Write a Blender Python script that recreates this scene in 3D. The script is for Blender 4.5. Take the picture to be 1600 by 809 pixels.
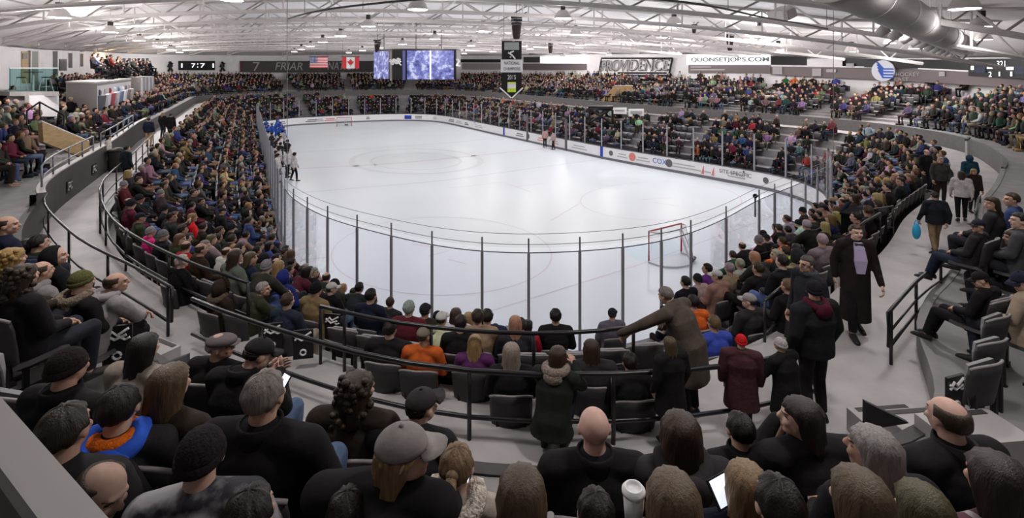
import bpy, math, random
import numpy as np
from mathutils import Vector, Matrix, Euler
random.seed(7)
for o in list(bpy.data.objects): bpy.data.objects.remove(o)
SC = bpy.context.scene
COL = SC.collection
# ------------------------------------------------------------------ camera, world, exposure
F, VH, H = 795.0, 109.6, 7.56          # focal length in pixels, horizon row, eye height above the ice
cam = bpy.data.cameras.new('camera')
cam.sensor_fit = 'HORIZONTAL'; cam.sensor_width = 36
cam.lens = F/1600*36
cam.shift_y = (VH-404.5)/1600
cam.clip_start = 0.05; cam.clip_end = 400
cam_ob = bpy.data.objects.new('camera', cam); COL.objects.link(cam_ob)
cam_ob.location = (0, 0, H); cam_ob.rotation_euler = (math.pi/2, 0, 0)
SC.camera = cam_ob
SC.view_settings.view_transform = 'Standard'
SC.view_settings.look = 'None'
SC.view_settings.gamma = 1
SC.view_settings.use_curve_mapping = False
SC.view_settings.exposure = 0.0
ICE_LAMP_W, STAND_LAMP_W, NEAR_LAMP_W, WORLD_S = 23.0, 54.0, 80.0, 0.16
FILL, STAND_FILL = 7.8, 9.8            # gain of the fill light added under each lamp to brighten roof and walls
w = bpy.data.worlds.new('hall'); SC.world = w; w.use_nodes = True
w.node_tree.nodes['Background'].inputs[0].default_value = (1.0, 0.95, 0.95, 1)
w.node_tree.nodes['Background'].inputs[1].default_value = WORLD_S

# ------------------------------------------------------------------ picture measurements -> metres
def W(u, v, z=0.0):
    D = (H-z)*F/(v-VH); return Vector(((u-800)/F*D, D, z))
def WD(u, v, D): return Vector(((u-800)/F*D, D, H-(v-VH)*D/F))
def PX(x, y, z): return 800+F*x/y, VH+(H-z)*F/y

# ------------------------------------------------------------------ materials
MATS = {}
def mat(name, col, rough=0.6, metal=0.0, noise=0.0, nscale=6.0, bump=0.0, bscale=40.0, emit=0.0, spec=0.3, src=None, stretch=None, sheen=0):
    if name in MATS: return MATS[name]
    m = bpy.data.materials.new(name); m.use_nodes = True; MATS[name] = m
    nt = m.node_tree; b = nt.nodes['Principled BSDF']
    b.inputs['Roughness'].default_value = rough; b.inputs['Metallic'].default_value = metal
    b.inputs['Specular IOR Level'].default_value = spec
    c4 = (*col, 1)
    b.inputs['Base Color'].default_value = c4
    base = None
    if src == 'object':
        n = nt.nodes.new('ShaderNodeObjectInfo'); base = n.outputs['Color']
    elif src == 'attr':
        n = nt.nodes.new('ShaderNodeVertexColor'); n.layer_name = 'Col'; base = n.outputs['Color']
    tc = None
    if noise or bump: 
        tc = nt.nodes.new('ShaderNodeTexCoord'); vec = tc.outputs['Object']
        if stretch:
            mp = nt.nodes.new('ShaderNodeMapping'); mp.inputs['Scale'].default_value = stretch
            nt.links.new(vec, mp.inputs['Vector']); vec = mp.outputs['Vector']
    if noise:
        nz = nt.nodes.new('ShaderNodeTexNoise'); nz.inputs['Scale'].default_value = nscale; nz.inputs['Detail'].default_value = 5
        nt.links.new(vec, nz.inputs['Vector'])
        mr = nt.nodes.new('ShaderNodeMapRange')
        mr.inputs['From Min'].default_value = .3; mr.inputs['From Max'].default_value = .7
        mr.inputs['To Min'].default_value = 1-noise; mr.inputs['To Max'].default_value = 1+noise
        nt.links.new(nz.outputs['Fac'], mr.inputs['Value'])
        mx = nt.nodes.new('ShaderNodeMix'); mx.data_type = 'RGBA'; mx.blend_type = 'MULTIPLY'; mx.inputs[0].default_value = 1
        if base: nt.links.new(base, mx.inputs[6])
        else: mx.inputs[6].default_value = c4
        nt.links.new(mr.outputs['Result'], mx.inputs[7])
        base = mx.outputs[2]
    if base: nt.links.new(base, b.inputs['Base Color'])
    if bump:
        nb = nt.nodes.new('ShaderNodeTexNoise'); nb.inputs['Scale'].default_value = bscale; nb.inputs['Detail'].default_value = 3
        nt.links.new(vec, nb.inputs['Vector'])
        bp = nt.nodes.new('ShaderNodeBump'); bp.inputs['Strength'].default_value = bump; bp.inputs['Distance'].default_value = .02
        nt.links.new(nb.outputs['Fac'], bp.inputs['Height']); nt.links.new(bp.outputs['Normal'], b.inputs['Normal'])
    if emit:
        b.inputs['Emission Color'].default_value = c4; b.inputs['Emission Strength'].default_value = emit
    return m
def clear_mat(name, tint, gloss, refl=(1, 1, 1), rough=.03):
    m = bpy.data.materials.new(name); m.use_nodes = True; nt = m.node_tree; nt.nodes.clear(); MATS[name] = m
    o = nt.nodes.new('ShaderNodeOutputMaterial'); t = nt.nodes.new('ShaderNodeBsdfTransparent'); t.inputs[0].default_value = (*tint, 1)
    g = nt.nodes.new('ShaderNodeBsdfGlossy'); g.inputs['Color'].default_value = (*refl, 1); g.inputs['Roughness'].default_value = rough
    lw = nt.nodes.new('ShaderNodeLayerWeight'); lw.inputs['Blend'].default_value = gloss
    mu = nt.nodes.new('ShaderNodeMath'); mu.operation = 'MULTIPLY'; mu.inputs[1].default_value = .30; nt.links.new(lw.outputs['Fresnel'], mu.inputs[0])
    mx = nt.nodes.new('ShaderNodeMixShader')
    nt.links.new(mu.outputs[0], mx.inputs[0]); nt.links.new(t.outputs[0], mx.inputs[1]); nt.links.new(g.outputs[0], mx.inputs[2])
    nt.links.new(mx.outputs[0], o.inputs[0]); return m
M_ice = mat('ice', (.69, .745, .80), .35, noise=.03, nscale=.25, spec=.35)
M_white = mat('white_board', (.80, .79, .80), .4)
M_glass = clear_mat('clear_glass', (.955, .955, .975), .08)
M_netm = clear_mat('fine_net', (.965, .962, .965), .001)
M_conc = mat('sealed_concrete', (.40, .375, .37), .55, noise=.16, nscale=1.6, spec=.4)
M_step = mat('step_concrete', (.23, .22, .22), .75, noise=.15, nscale=2.5)
M_steel = mat('painted_steel_white', (.62, .585, .575), .5, noise=.05)
M_deck = mat('roof_deck', (.84, .81, .81), .7, noise=.06, nscale=.6, bump=.35, bscale=3, stretch=(.2, 6, 1))
M_wall = mat('painted_block_white', (.76, .74, .75), .8, noise=.05, nscale=1.2)
M_grey = mat('grey_paint', (.30, .275, .265), .7, noise=.06)
M_dark = mat('dark_grey_panel', (.055, .05, .05), .6, noise=.15)
M_midgrey = mat('mid_grey_panel', (.12, .115, .115), .7, noise=.1)
M_black = mat('black_paint', (.010, .009, .010), .45)
M_rail = mat('black_rail_steel', (.008, .007, .008), .35, spec=.5)
M_seat = mat('seat_plastic', (.036, .033, .035), .5, noise=.1)
M_rim = mat('seat_rim_plastic', (.26, .24, .235), .5)
M_pan = mat('seat_pan_plastic', (.22, .21, .22), .45, noise=.08)
M_post = mat('glass_post_aluminium', (.36, .37, .40), .4, metal=.3)
M_blue = mat('blue_paint', (.02, .06, .42), .5)
M_red = mat('red_paint', (.50, .03, .03), .45)
M_yel = mat('kick_plate_dark', (.16, .155, .17), .5)
M_wood = mat('tan_wood', (.42, .28, .14), .6, noise=.2, nscale=4, stretch=(1, 1, 6))
M_orange = mat('orange_paint', (.75, .22, .03), .6)
M_wlet = mat('white_lettering', (.75, .74, .74), .5)
M_glet = mat('grey_lettering', (.36, .34, .35), .5)
M_blet = mat('navy_lettering', (.03, .10, .45), .5)
M_screen = mat('lit_screen', (.78, .84, 1.0), .5, emit=1.0)
M_bulb = mat('lamp_glow', (1, .98, .95), .5, emit=9.0)
M_sign = mat('lit_sign_white', (1, 1, 1), .5, emit=1.1)
M_digit = mat('lit_digits', (.9, .95, 1.0), .5, emit=1.6)
M_cloth = mat('cloth', (1, 1, 1), .85, noise=.22, nscale=9, bump=.35, bscale=14, src='object', spec=.15)
M_skin = mat('skin', (1, 1, 1), .55, noise=.07, nscale=20, src='object', spec=.3)
M_hair = mat('hair', (1, 1, 1), .5, noise=.35, nscale=22, bump=.3, bscale=40, src='object', stretch=(4, 4, .35), spec=.3)
M_knit = mat('knit', (1, 1, 1), .9, noise=.25, nscale=60, bump=.5, bscale=70, src='object', spec=.1)
M_fur = mat('fur', (1, 1, 1), .95, noise=.5, nscale=45, bump=.9, bscale=60, src='object', spec=.05)
M_eye = mat('dark_eye', (.015, .01, .008), .3)
M_lip = mat('lips', (.33, .11, .09), .5)
M_shoe = mat('dark_shoe', (.02, .018, .018), .5)
M_crowd = mat('crowd_colours', (1, 1, 1), .8, src='attr', spec=.15)

# ------------------------------------------------------------------ mesh builder
class MB:
    def __init__(s): s.v = []; s.f = []; s.m = []
    def add(s, vs, fs, mi=0):
        n = len(s.v); s.v += [tuple(p) for p in vs]; s.f += [tuple(i+n for i in f) for f in fs]; s.m += [mi]*len(fs)
    def box(s, c, size, R=None, mi=0):
        c = Vector(c); hx, hy, hz = (q/2 for q in size)
        vs = [Vector((x, y, z)) for z in (-hz, hz) for y in (-hy, hy) for x in (-hx, hx)]
        if R is not None: vs = [R @ p for p in vs]
        s.add([c+p for p in vs], [(0, 2, 3, 1), (4, 5, 7, 6), (0, 1, 5, 4), (2, 6, 7, 3), (0, 4, 6, 2), (1, 3, 7, 5)], mi)
    def hexa(s, b, t, mi=0):           # four bottom corners, four top corners
        s.add(list(b)+list(t), [(3, 2, 1, 0), (4, 5, 6, 7), (0, 1, 5, 4), (1, 2, 6, 5), (2, 3, 7, 6), (3, 0, 4, 7)], mi)
    def loft(s, rings, mi=0, cap=True, closed=False):
        n = len(rings[0]); vs = [p for r in rings for p in r]; fs = []
        R = len(rings)
        for k in range(R if closed else R-1):
            a, b = k*n, ((k+1) % R)*n
            for i in range(n): fs.append((a+i, a+(i+1) % n, b+(i+1) % n, b+i))
        if cap and not closed: fs += [tuple(reversed(range(n))), tuple((R-1)*n+i for i in range(n))]
        s.add(vs, fs, mi)
    def tube(s, pts, r, n=8, mi=0, radii=None, closed=False, flat=1.0):
        pts = [Vector(p) for p in pts]; rings = []; L = len(pts); up = Vector((0, 0, 1))
        for i, p in enumerate(pts):
            if closed: t = pts[(i+1) % L]-pts[i-1]
            else: t = pts[min(i+1, L-1)]-pts[max(i-1, 0)]
            if t.length < 1e-9: t = Vector((0, 0, 1))
            t.normalize()
            a = t.cross(up)
            if a.length < .05: a = t.cross(Vector((1, 0, 0))); a = Vector((0, 1, 0)).cross(t) if a.length < .05 else a
            a.normalize(); b = a.cross(t).normalized()
            rr = radii[i] if radii else r
            rings.append([p+a*(rr*math.cos(q*2*math.pi/n))+b*(rr*flat*math.sin(q*2*math.pi/n)) for q in range(n)])
        s.loft(rings, mi, closed=closed)
    def bar(s, p0, p1, r, n=6, mi=0): s.tube([p0, p1], r, n, mi)
    def ball(s, c, r, R=None, n=12, m=8, mi=0, fn=None):
        c = Vector(c); vs = []; fs = []
        rx, ry, rz = (r, r, r) if not hasattr(r, '__len__') else r
        def P(q):
            p = Vector((q[0]*rx, q[1]*ry, q[2]*rz))
            if fn: p = fn(p)
            return c+(R @ p if R is not None else p)
        vs.append(P((0, 0, 1)))
        for j in range(1, m):
            a = math.pi*j/m
            for i in range(n):
                t = 2*math.pi*i/n; vs.append(P((math.sin(a)*math.cos(t), math.sin(a)*math.sin(t), math.cos(a))))
        vs.append(P((0, 0, -1))); e = len(vs)-1
        for i in range(n):
            fs.append((0, 1+i, 1+(i+1) % n)); fs.append((e, e-n+(i+1) % n, e-n+i))
            for j in range(m-2):
                a = 1+j*n; fs.append((a+i, a+n+i, a+n+(i+1) % n, a+(i+1) % n))
        s.add(vs, fs, mi)
    def cone(s, p0, p1, r0, r1, n=12): 
        s.tube([p0, p1], 0, n, radii=[r0, r1]); s.ball(p0, r0, n=n); s.ball(p1, r1, n=n)
    def lathe(s, prof, c=(0, 0, 0), n=20, mi=0):
        c = Vector(c); s.loft([[c+Vector((r*math.cos(2*math.pi*i/n), r*math.sin(2*math.pi*i/n), z)) for i in range(n)] for r, z in prof], mi)
    def mesh(s, name, mats, smooth=False):
        me = bpy.data.meshes.new(name); me.from_pydata(s.v, [], s.f)
        for m in (mats if isinstance(mats, (list, tuple)) else [mats]): me.materials.append(m)
        if any(s.m): me.polygons.foreach_set('material_index', s.m)
        if smooth: me.polygons.foreach_set('use_smooth', [True]*len(me.polygons))
        me.update(); return me
    def build(s, name, mats, parent=None, smooth=False, loc=None):
        return link(name, s.mesh(name, mats, smooth), parent, loc)
def link(name, me, parent=None, loc=None):
    o = bpy.data.objects.new(name, me); COL.objects.link(o)
    if parent is not None: o.parent = parent
    if loc is not None: o.location = loc
    return o
def tag(o, label=None, cat=None, group=None, kind=None):
    if label: o['label'] = label
    if cat: o['category'] = cat
    if group: o['group'] = group
    if kind: o['kind'] = kind
    return o
def thing(name, label, cat, loc=(0, 0, 0), rz=0, group=None):
    o = bpy.data.objects.new(name, None); COL.objects.link(o); o.location = loc; o.rotation_euler = (0, 0, rz); o.empty_display_size = .1
    return tag(o, label, cat, group)
def structure(o): o['kind'] = 'structure'; return o
def copy_tree(o, parent=None):
    c = o.copy(); COL.objects.link(c); c.parent = parent
    for ch in list(o.children): copy_tree(ch, c)
    return c
ONES = 'zeroth first second third fourth fifth sixth seventh eighth ninth tenth eleventh twelfth thirteenth fourteenth fifteenth sixteenth seventeenth eighteenth nineteenth'.split()
TENS = {2: 'twenti', 3: 'thirti', 4: 'forti', 5: 'fifti', 6: 'sixti', 7: 'seventi', 8: 'eighti', 9: 'nineti'}
def nth(n):
    if n < 20: return ONES[n]
    t, o = divmod(n, 10)
    return TENS[t]+'eth' if o == 0 else TENS[t][:-1]+'y-'+ONES[o]
def text(name, s, origin, xdir, up, height, m, parent=None, depth=.02, width=None, shear=0.0, bold=0.0):
    cu = bpy.data.curves.new(name, 'FONT'); cu.body = s; cu.size = 1; cu.extrude = 0; cu.shear = shear; cu.offset = bold
    t = bpy.data.objects.new('tmp', cu); COL.objects.link(t)
    dg = bpy.context.evaluated_depsgraph_get(); me = bpy.data.meshes.new_from_object(t.evaluated_get(dg))
    bpy.data.objects.remove(t); bpy.data.curves.remove(cu)
    X = Vector(xdir).normalized(); U = Vector(up).normalized(); Nn = X.cross(U)
    xs = [v.co.x for v in me.vertices]; x0, x1 = min(xs), max(xs); y0 = min(v.co.y for v in me.vertices); y1 = max(v.co.y for v in me.vertices)
    sy = height/max(.01, y1-y0); sx = (width/max(.01, x1-x0)) if width else sy
    O = Vector(origin); loc0 = parent.matrix_basis.inverted() if parent is not None else Matrix()
    for v in me.vertices: v.co = loc0 @ (O+X*((v.co.x-x0)*sx)+U*((v.co.y-y0)*sy)+Nn*depth)
    me.materials.clear(); me.materials.append(m); me.update()
    return link(name, me, parent)

# ------------------------------------------------------------------ rink outline (ice edge), metres
far = [(400, 204), (455, 196.5), (511, 193.2), (550, 191.2), (605, 189.2), (645, 188.8), (680, 190.3), (704, 194.2), (728, 199.8), (760, 207.3), (787, 213.5), (824, 221.5), (850, 227.6), (884, 235.3), (938, 247.5), (1000, 259.5), (1057, 270), (1136, 285), (1189, 295), (1225, 303.5), (1267, 319), (1291, 333.6)]
near = [(1300, 262), (1240, 290), (1180, 312), (1131, 342), (1077, 365), (1031, 380), (970, 388), (903, 393), (827, 397), (753, 395), (678, 385), (614, 368), (560, 355), (515, 343), (483, 325), (462, 313), (450, 303)]
P0 = [W(u, v, 0)[:2] for u, v in far]+[W(u, v, 3.4)[:2] for u, v in near]+[(-7.5-24.5*t, 17.1+46.8*t) for t in (.15, .35, .55, .75, .92)]
def resample(P, n):
    Q = np.vstack([P, P[:1]]); d = np.r_[0, np.cumsum(np.hypot(*np.diff(Q, axis=0).T))]
    s = np.linspace(0, d[-1], n, endpoint=False); return np.stack([np.interp(s, d, Q[:, i]) for i in (0, 1)], 1)
NB = 300
B = resample(np.array(P0), NB)
for _ in range(6): B = .5*B+.25*(np.roll(B, 1, 0)+np.roll(B, -1, 0))
B = resample(B, NB)
T_ = np.roll(B, -1, 0)-np.roll(B, 1, 0); T_ /= np.linalg.norm(T_, axis=1)[:, None]
NRM = -np.stack([T_[:, 1], -T_[:, 0]], 1)          # outward
for _ in range(10):
    NRM = .5*NRM+.25*(np.roll(NRM, 1, 0)+np.roll(NRM, -1, 0))
NRM /= np.linalg.norm(NRM, axis=1)[:, None]
def off(i, d):
    i0 = int(math.floor(i)) % NB; i1 = (i0+1) % NB; f = i-math.floor(i)
    p0, p3 = B[(i0-1) % NB], B[(i1+1) % NB]; p1, p2 = B[i0], B[i1]
    b = .5*(2*p1+(p2-p0)*f+(2*p0-5*p1+4*p2-p3)*f*f+(3*p1-p0-3*p2+p3)*f**3); n = NRM[i0]*(1-f)+NRM[i1]*f; n = n/np.linalg.norm(n)
    return b[0]+n[0]*d, b[1]+n[1]*d, n
def nearest(x, y):
    d = np.hypot(B[:, 0]-x, B[:, 1]-y); i = int(d.argmin())
    v = np.array([x, y])-B[i]; return i, float(v @ NRM[i])
def prof(pairs, i):
    A = [p[0] for p in pairs]; Z = [p[1] for p in pairs]
    return float(np.mean(np.interp([(i+q) % NB for q in (-.9, -.45, 0, .45, .9)], A, Z)))
def dT(i): return prof([(0, 5.2), (100, 5.2), (150, 4.4), (166, 3.9), (181, 3.9), (184.5, 4.7), (187, 5.45), (189, 5.45), (192, 5.0), (200, 4.85), (212, 4.9), (225, 5.2), (300, 5.2)], i)
def dO(i): return prof([(0, 6.6), (100, 6.6), (150, 5.8), (160, 5.25), (182, 5.2), (184, 5.9), (186, 6.25), (189, 6.2), (191, 5.75), (195, 5.45), (200, 5.6), (204, 6.0), (218, 6.1), (235, 6.6), (300, 6.6)], i)
def dR(i): return prof([(0, 7.9), (150, 7.2), (178, 6.7), (183, 7.2), (186, 8.75), (189, 8.7), (190.3, 8.25), (192, 7.65), (200, 7.4), (220, 7.6), (300, 7.9)], i)   # first row of the upper stand
def dK(i): return prof([(0, 6.6), (150, 5.8), (160, 5.25), (182, 5.2), (183.3, 5.95), (184.6, 7.2), (186, 7.55), (189, 7.5), (191, 6.9), (193, 6.45), (197, 6.4), (201, 6.2), (204, 6.0), (218, 6.1), (235, 6.6), (300, 6.6)], i)
def dW(i): return dR(i)+8.0
ZC = 3.6
def RU_(i): return prof([(0, .21), (55, .21), (62, .19), (110, .19), (128, .14), (168, .16), (180, .26), (184, .42), (197, .42), (203, .25), (240, .20), (300, .20)], i)
def ZU_(i): return prof([(0, 4.35), (150, 4.25), (179, 4.2), (181.5, 3.9), (183.8, 3.9), (185.5, 4.35), (300, 4.35)], i)
# ================================================================== STRUCTURE
me = bpy.data.meshes.new('ice'); me.from_pydata([(x, y, 0) for x, y in B], [], [tuple(range(NB))[::-1]]); me.materials.append(M_ice)
if me.polygons[0].normal.z < 0: me.flip_normals()
ice = structure(link('floor_ice', me))
mb = MB(); mb.box((-5, 40, -.12), (150, 150, .1)); structure(mb.build('floor', M_step))

# --- ice markings (paint under the ice): faint
def ice_strip(name, pts, wd, m, z=.004):
    mb = MB(); L = []
    for k, p in enumerate(pts):
        a = Vector(pts[max(k-1, 0)]); b = Vector(pts[min(k+1, len(pts)-1)]); t = (b-a).normalized(); n = Vector((-t.y, t.x))
        L.append(((p[0]+n.x*wd/2, p[1]+n.y*wd/2, z), (p[0]-n.x*wd/2, p[1]-n.y*wd/2, z)))
    vs = [q for l in L for q in l]; mb.add(vs, [(2*k, 2*k+1, 2*k+3, 2*k+2) for k in range(len(L)-1)])
    return mb.build(name, m, ice)
M_mpink = mat('faded_red_ice_paint', (.66, .60, .64), .4); M_mblue = mat('faded_blue_ice_paint', (.60, .65, .72), .4); M_mgrey = mat('faded_grey_ice_paint', (.64, .67, .71), .4)
M_crease = mat('crease_ice_paint', (.62, .76, .83), .4)
def px_path(pp, n=40):
    P = np.array(pp, float); d = np.r_[0, np.cumsum(np.hypot(*np.diff(P, axis=0).T))]; s = np.linspace(0, d[-1], n)
    return [tuple(W(np.interp(q, d, P[:, 0]), np.interp(q, d, P[:, 1]))[:2]) for q in s]
ice_strip('goal_line', px_path([(770, 485), (1000, 413), (1230, 330)]), .06, M_mpink)
ice_strip('blue_line', px_path([(456, 302), (640, 287), (701, 281), (800, 267), (936, 249)]), .22, M_mblue)
ice_strip('centre_line', px_path([(452, 264), (560, 259), (655, 252), (862, 231)]), .3, M_mpink)
ice_strip('far_blue_line', px_path([(430, 240), (550, 233), (680, 225), (786, 215)]), .25, M_mblue)
def circle_px(cu, cv, ru, rv, n=64):                     # an ellipse of the picture is a circle on the ice
    return [tuple(W(cu+ru*math.cos(2*math.pi*k/n), cv+rv*math.sin(2*math.pi*k/n)-rv*.12*math.cos(2*math.pi*k/n*2)*0)[:2]) for k in range(n+1)]
ice_strip('face_off_circle', circle_px(690, 400, 172, 61), .055, M_mpink)
ice_strip('face_off_circle', circle_px(1033, 314, 126, 30), .06, M_mpink)
ice_strip('centre_circle', circle_px(650, 252, 101, 19.5), .5, M_mgrey)
ice_strip('centre_circle', circle_px(650, 252, 70, 13), .22, M_mgrey)
for (a, b) in (((805, 292), (850, 286)), ((830, 300), (790, 286)), ((700, 294), (790, 284)), ((470, 406), (512, 402)), ((470, 428), (520, 424)), ((700, 405), (728, 412)), ((670, 400), (700, 392)), ((640, 381), (690, 388)), ((1000, 312), (1050, 309)), ((1020, 316), (1060, 322)), ((860, 345), (905, 318))):
    ice_strip('face_off_mark', px_path([a, b], 6), .08, M_mpink)
mb = MB(); cr = [W(970, 392), W(1000, 408), W(1014, 412), W(1067, 395), W(1050, 372), W(1000, 380), W(975, 386)]; mb.add([(p.x, p.y, .003) for p in cr], [tuple(range(7))]); mb.build('goal_crease', M_crease, ice)

# --- stands: stepped lofts round the rink
def ring_loft(name, i0, i1, profile, m, step=1):
    mb = MB(); rows = []
    idx = []
    q = i0
    while q < i1-1e-6: idx.append(q); q += .34 if 176 <= q < 206 else 1
    idx.append(i1)
    for i in idx:
        pr = profile(i)
        rows.append([(*off(i, d)[:2], z) for d, z in pr])
    n = len(rows[0]); vs = [p for r in rows for p in r]
    fs = [(k*n+j, (k+1)*n+j, (k+1)*n+j+1, k*n+j+1) for k in range(len(rows)-1) for j in range(n-1)]
    mb.add(vs, fs); me = mb.mesh(name, m); o = structure(link(name, me)); return o
NLOW, PITL, RISL, LTOP = 6, .80, .45, .50
def low_row(i, k): return max(.75, dT(i)-.50-PITL*k), max(.35, ZC-LTOP-RISL*k)       # k = 0 is the top row
NUP, PITU, RISU, ZU = 9, .85, .42, 4.35
def up_row(i, k): return dR(i)+PITU*k, ZU_(i)+RU_(i)*k
def low_profile(i):
    L = [(.30, 0), (.32, .02)]
    for k in range(NLOW-1, -1, -1):
        d, z = low_row(i, k); L += [(max(.34, d-.42), z), (d+.38, z)]
    L += [(dT(i), ZC)]; return L
ring_loft('lower_stand_steps', 0, NB, low_profile, M_step)
ring_loft('concourse_floor', 0, NB, lambda i: [(dT(i)-.12, ZC+.002), (dK(i)+.05, ZC+.002)], M_conc)
def up_profile(i):
    o = dK(i); L = [(o+.1, ZU_(i)-.02)]
    for k in range(NUP):
        d, z = up_row(i, k); L += [((o+.1) if k == 0 else d-.45, z), (d+.40, z)]
    return L
def open_front(i): return 184.5 <= i <= 194.5
ring_loft('upper_stand_steps', 0, NB, up_profile, M_step)
def curb(i, h): o = dK(i); return [(o, ZC-.05), (o, h), (o+.12, h), (o+.12, ZU_(i)-.03)]
ring_loft('upper_stand_kerb', 185, 203, lambda i: curb(i, ZU_(i)+.02), M_dark)
ring_loft('upper_stand_kerb', 160, 185, lambda i: curb(i, ZU_(i)+.02), M_step)
ring_loft('upper_stand_parapet', 203, 240, lambda i: curb(i, ZU_(i)+.28), M_dark)
ring_loft('upper_stand_parapet', 240, 300, lambda i: curb(i, ZU_(i)+.06), M_midgrey)
ring_loft('upper_stand_parapet', 0, 160, lambda i: curb(i, ZU_(i)+.06), M_midgrey)
ring_loft('parapet_cap', 203, 240, lambda i: [(dO(i)-.01, ZU+.28), (dO(i)-.01, ZU+.31), (dO(i)+.16, ZU+.31), (dO(i)+.16, ZU+.28)], M_conc)

# --- walls and roof
def zedge(i):       # height where the roof meets the wall
    return prof([(0, 9.6), (30, 10.3), (60, 9.9), (90, 9.5), (110, 9.2), (130, 8.6), (150, 8.2), (215, 9.2), (240, 9.1), (270, 9.2), (300, 9.6)], i)
ZW0 = 4.2
def wall(name, i0, i1): return ring_loft(name, i0, i1, lambda i: [(dW(i), ZW0), (dW(i), zedge(i)+.02)], M_wall)
wall('wall_far', 5, 62); wall('wall_right', 62, 170); wall('wall_left', 205, 300); wall('wall_far_corner', 0, 5)
WP = np.array([off(i, dW(i))[:2] for i in range(NB)])
def wall_at(u, back=0.0):
    "distance along the view to the wall at picture column u (the farthest crossing in front)"
    k = (u-800)/F; best = None
    for i in list(range(0, 172))+list(range(204, NB)):
        a, b = WP[i], WP[(i+1) % NB]
        if a[1] < 3 or b[1] < 3: continue
        fa, fb = a[0]-k*a[1], b[0]-k*b[1]
        if fa*fb <= 0 and fa != fb:
            t = fa/(fa-fb); D = a[1]+t*(b[1]-a[1])
            if best is None or D > best: best = D
    return (best or 40.0)-back
def chord0(x, D): return 10.6-.0025*(26/max(D, 14))*(x+9+.3*(D-26))**2
def deck_z(x, y):
    i, d = nearest(x, y); w_ = max(0, dW(i)-d)
    return min(max(chord0(x, y), 8.9)+1.25 if y > 0 else 20, zedge(i)+.30*w_)
def inside(x, y, m=0.0):
    i, d = nearest(x, y); return d < dW(i)-m
xs = np.arange(-64, 52, 2.0); ys = np.arange(-10, 100, 2.0)
vid = {}; mb = MB(); vs = []; fs = []
for a, x in enumerate(xs):
    for b, y in enumerate(ys): vid[a, b] = len(vs); vs.append((x, y, deck_z(x, y)))
for a in range(len(xs)-1):
    for b in range(len(ys)-1):
        if any(inside(xs[p], ys[q], -.6) for p, q in ((a, b), (a+1, b), (a, b+1), (a+1, b+1))):
            fs.append((vid[a, b], vid[a, b+1], vid[a+1, b+1], vid[a+1, b]))
mb.add(vs, fs); ceiling = structure(mb.build('ceiling', M_deck, smooth=True))
# roof trusses: chords and zigzag web, one object each
def span(y):
    X = [x for x in np.arange(-62, 52, .5) if inside(x, y, (6.5 if y < 42 else 3.2) if x > 0 else 1.2)]
    return (min(X), max(X)) if X else None
k = 0
for D in [16, 21, 26, 31, 36, 41, 46, 51, 56, 61, 66, 71, 76, 82]:
    sp = span(D)
    if not sp: continue
    x0, x1 = sp; n = max(4, int((x1-x0)/2.0)); mb = MB(); bot = []; top = []
    for q in range(n+1):
        x = x0+(x1-x0)*q/n; zt = deck_z(x, D)-.06; zb = min(chord0(x, D), zt-.35); bot.append(Vector((x, D, zb))); top.append(Vector((x, D, zt)))
    for L, r in ((bot, .11), (top, .08)): mb.tube(L, r, 6)
    for q in range(n):
        if D <= 46 or q % 2 == 0: mb.bar(bot[q], top[q+1] if q % 2 else top[q], .045, 5); mb.bar(bot[q] if q % 2 else bot[q+1], top[q+1] if q % 2 else top[q], .045, 5)
    structure(mb.build('roof_truss_beam', M_steel)); k += 1
# purlins along the hall between the trusses
for X0, X1 in ((-30, -46), (-22, -40), (-14, -33), (-6, -26), (1, -18), (8, -8)):
    pts = []
    for q in range(15):
        y = 15+q*4.6; x = X0+(X1-X0)*q/14*1.0
        if inside(x, y, 3.5 if x > 0 else 1.5): pts.append(Vector((x, y, deck_z(x, y)-.16)))
    if len(pts) > 2:
        mb = MB(); mb.tube(pts, .07, 5); structure(mb.build('roof_purlin_beam', M_steel))
# big round air duct to the far right
duct = thing('air_duct', 'large round white ventilation duct running under the roof on the right', 'duct')
a, b = WD(1376, 2, 12.0), WD(1508, 74, 27.0); dirv = (b-a).normalized()
mb = MB(); mb.tube([a-dirv*4, a, a.lerp(b, .5), b], .50, 28); mb.build('duct_tube', mat('duct_skin', (.50, .465, .46), .6, noise=.08, nscale=.5), duct, True)
for t in np.linspace(-.2, .98, 9):
    mb = MB(); c = a.lerp(b, float(t)); mb.tube([c-dirv*.05, c+dirv*.05], .515, 28); mb.build('band', M_steel, duct)
    if t > 0: 
        mb = MB(); q = c+Vector((0, 0, .49)); zt = deck_z(c.x, c.y)
        if zt > q.z+.1: mb.bar(q, (q.x, q.y, zt), .02); mb.build('hanger', M_steel, duct)
# row of nozzles under the duct's near side
nd = Vector((dirv.y, -dirv.x, 0))
for t in np.linspace(.15, .93, 10):
    mb = MB(); c = a.lerp(b, float(t))-nd*.40+Vector((0, 0, -.34)); mb.tube([c, c-nd*.22+Vector((0, 0, -.2))], .13, 12, radii=[.16, .12]); mb.build('nozzle', M_steel, duct, True)
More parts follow.
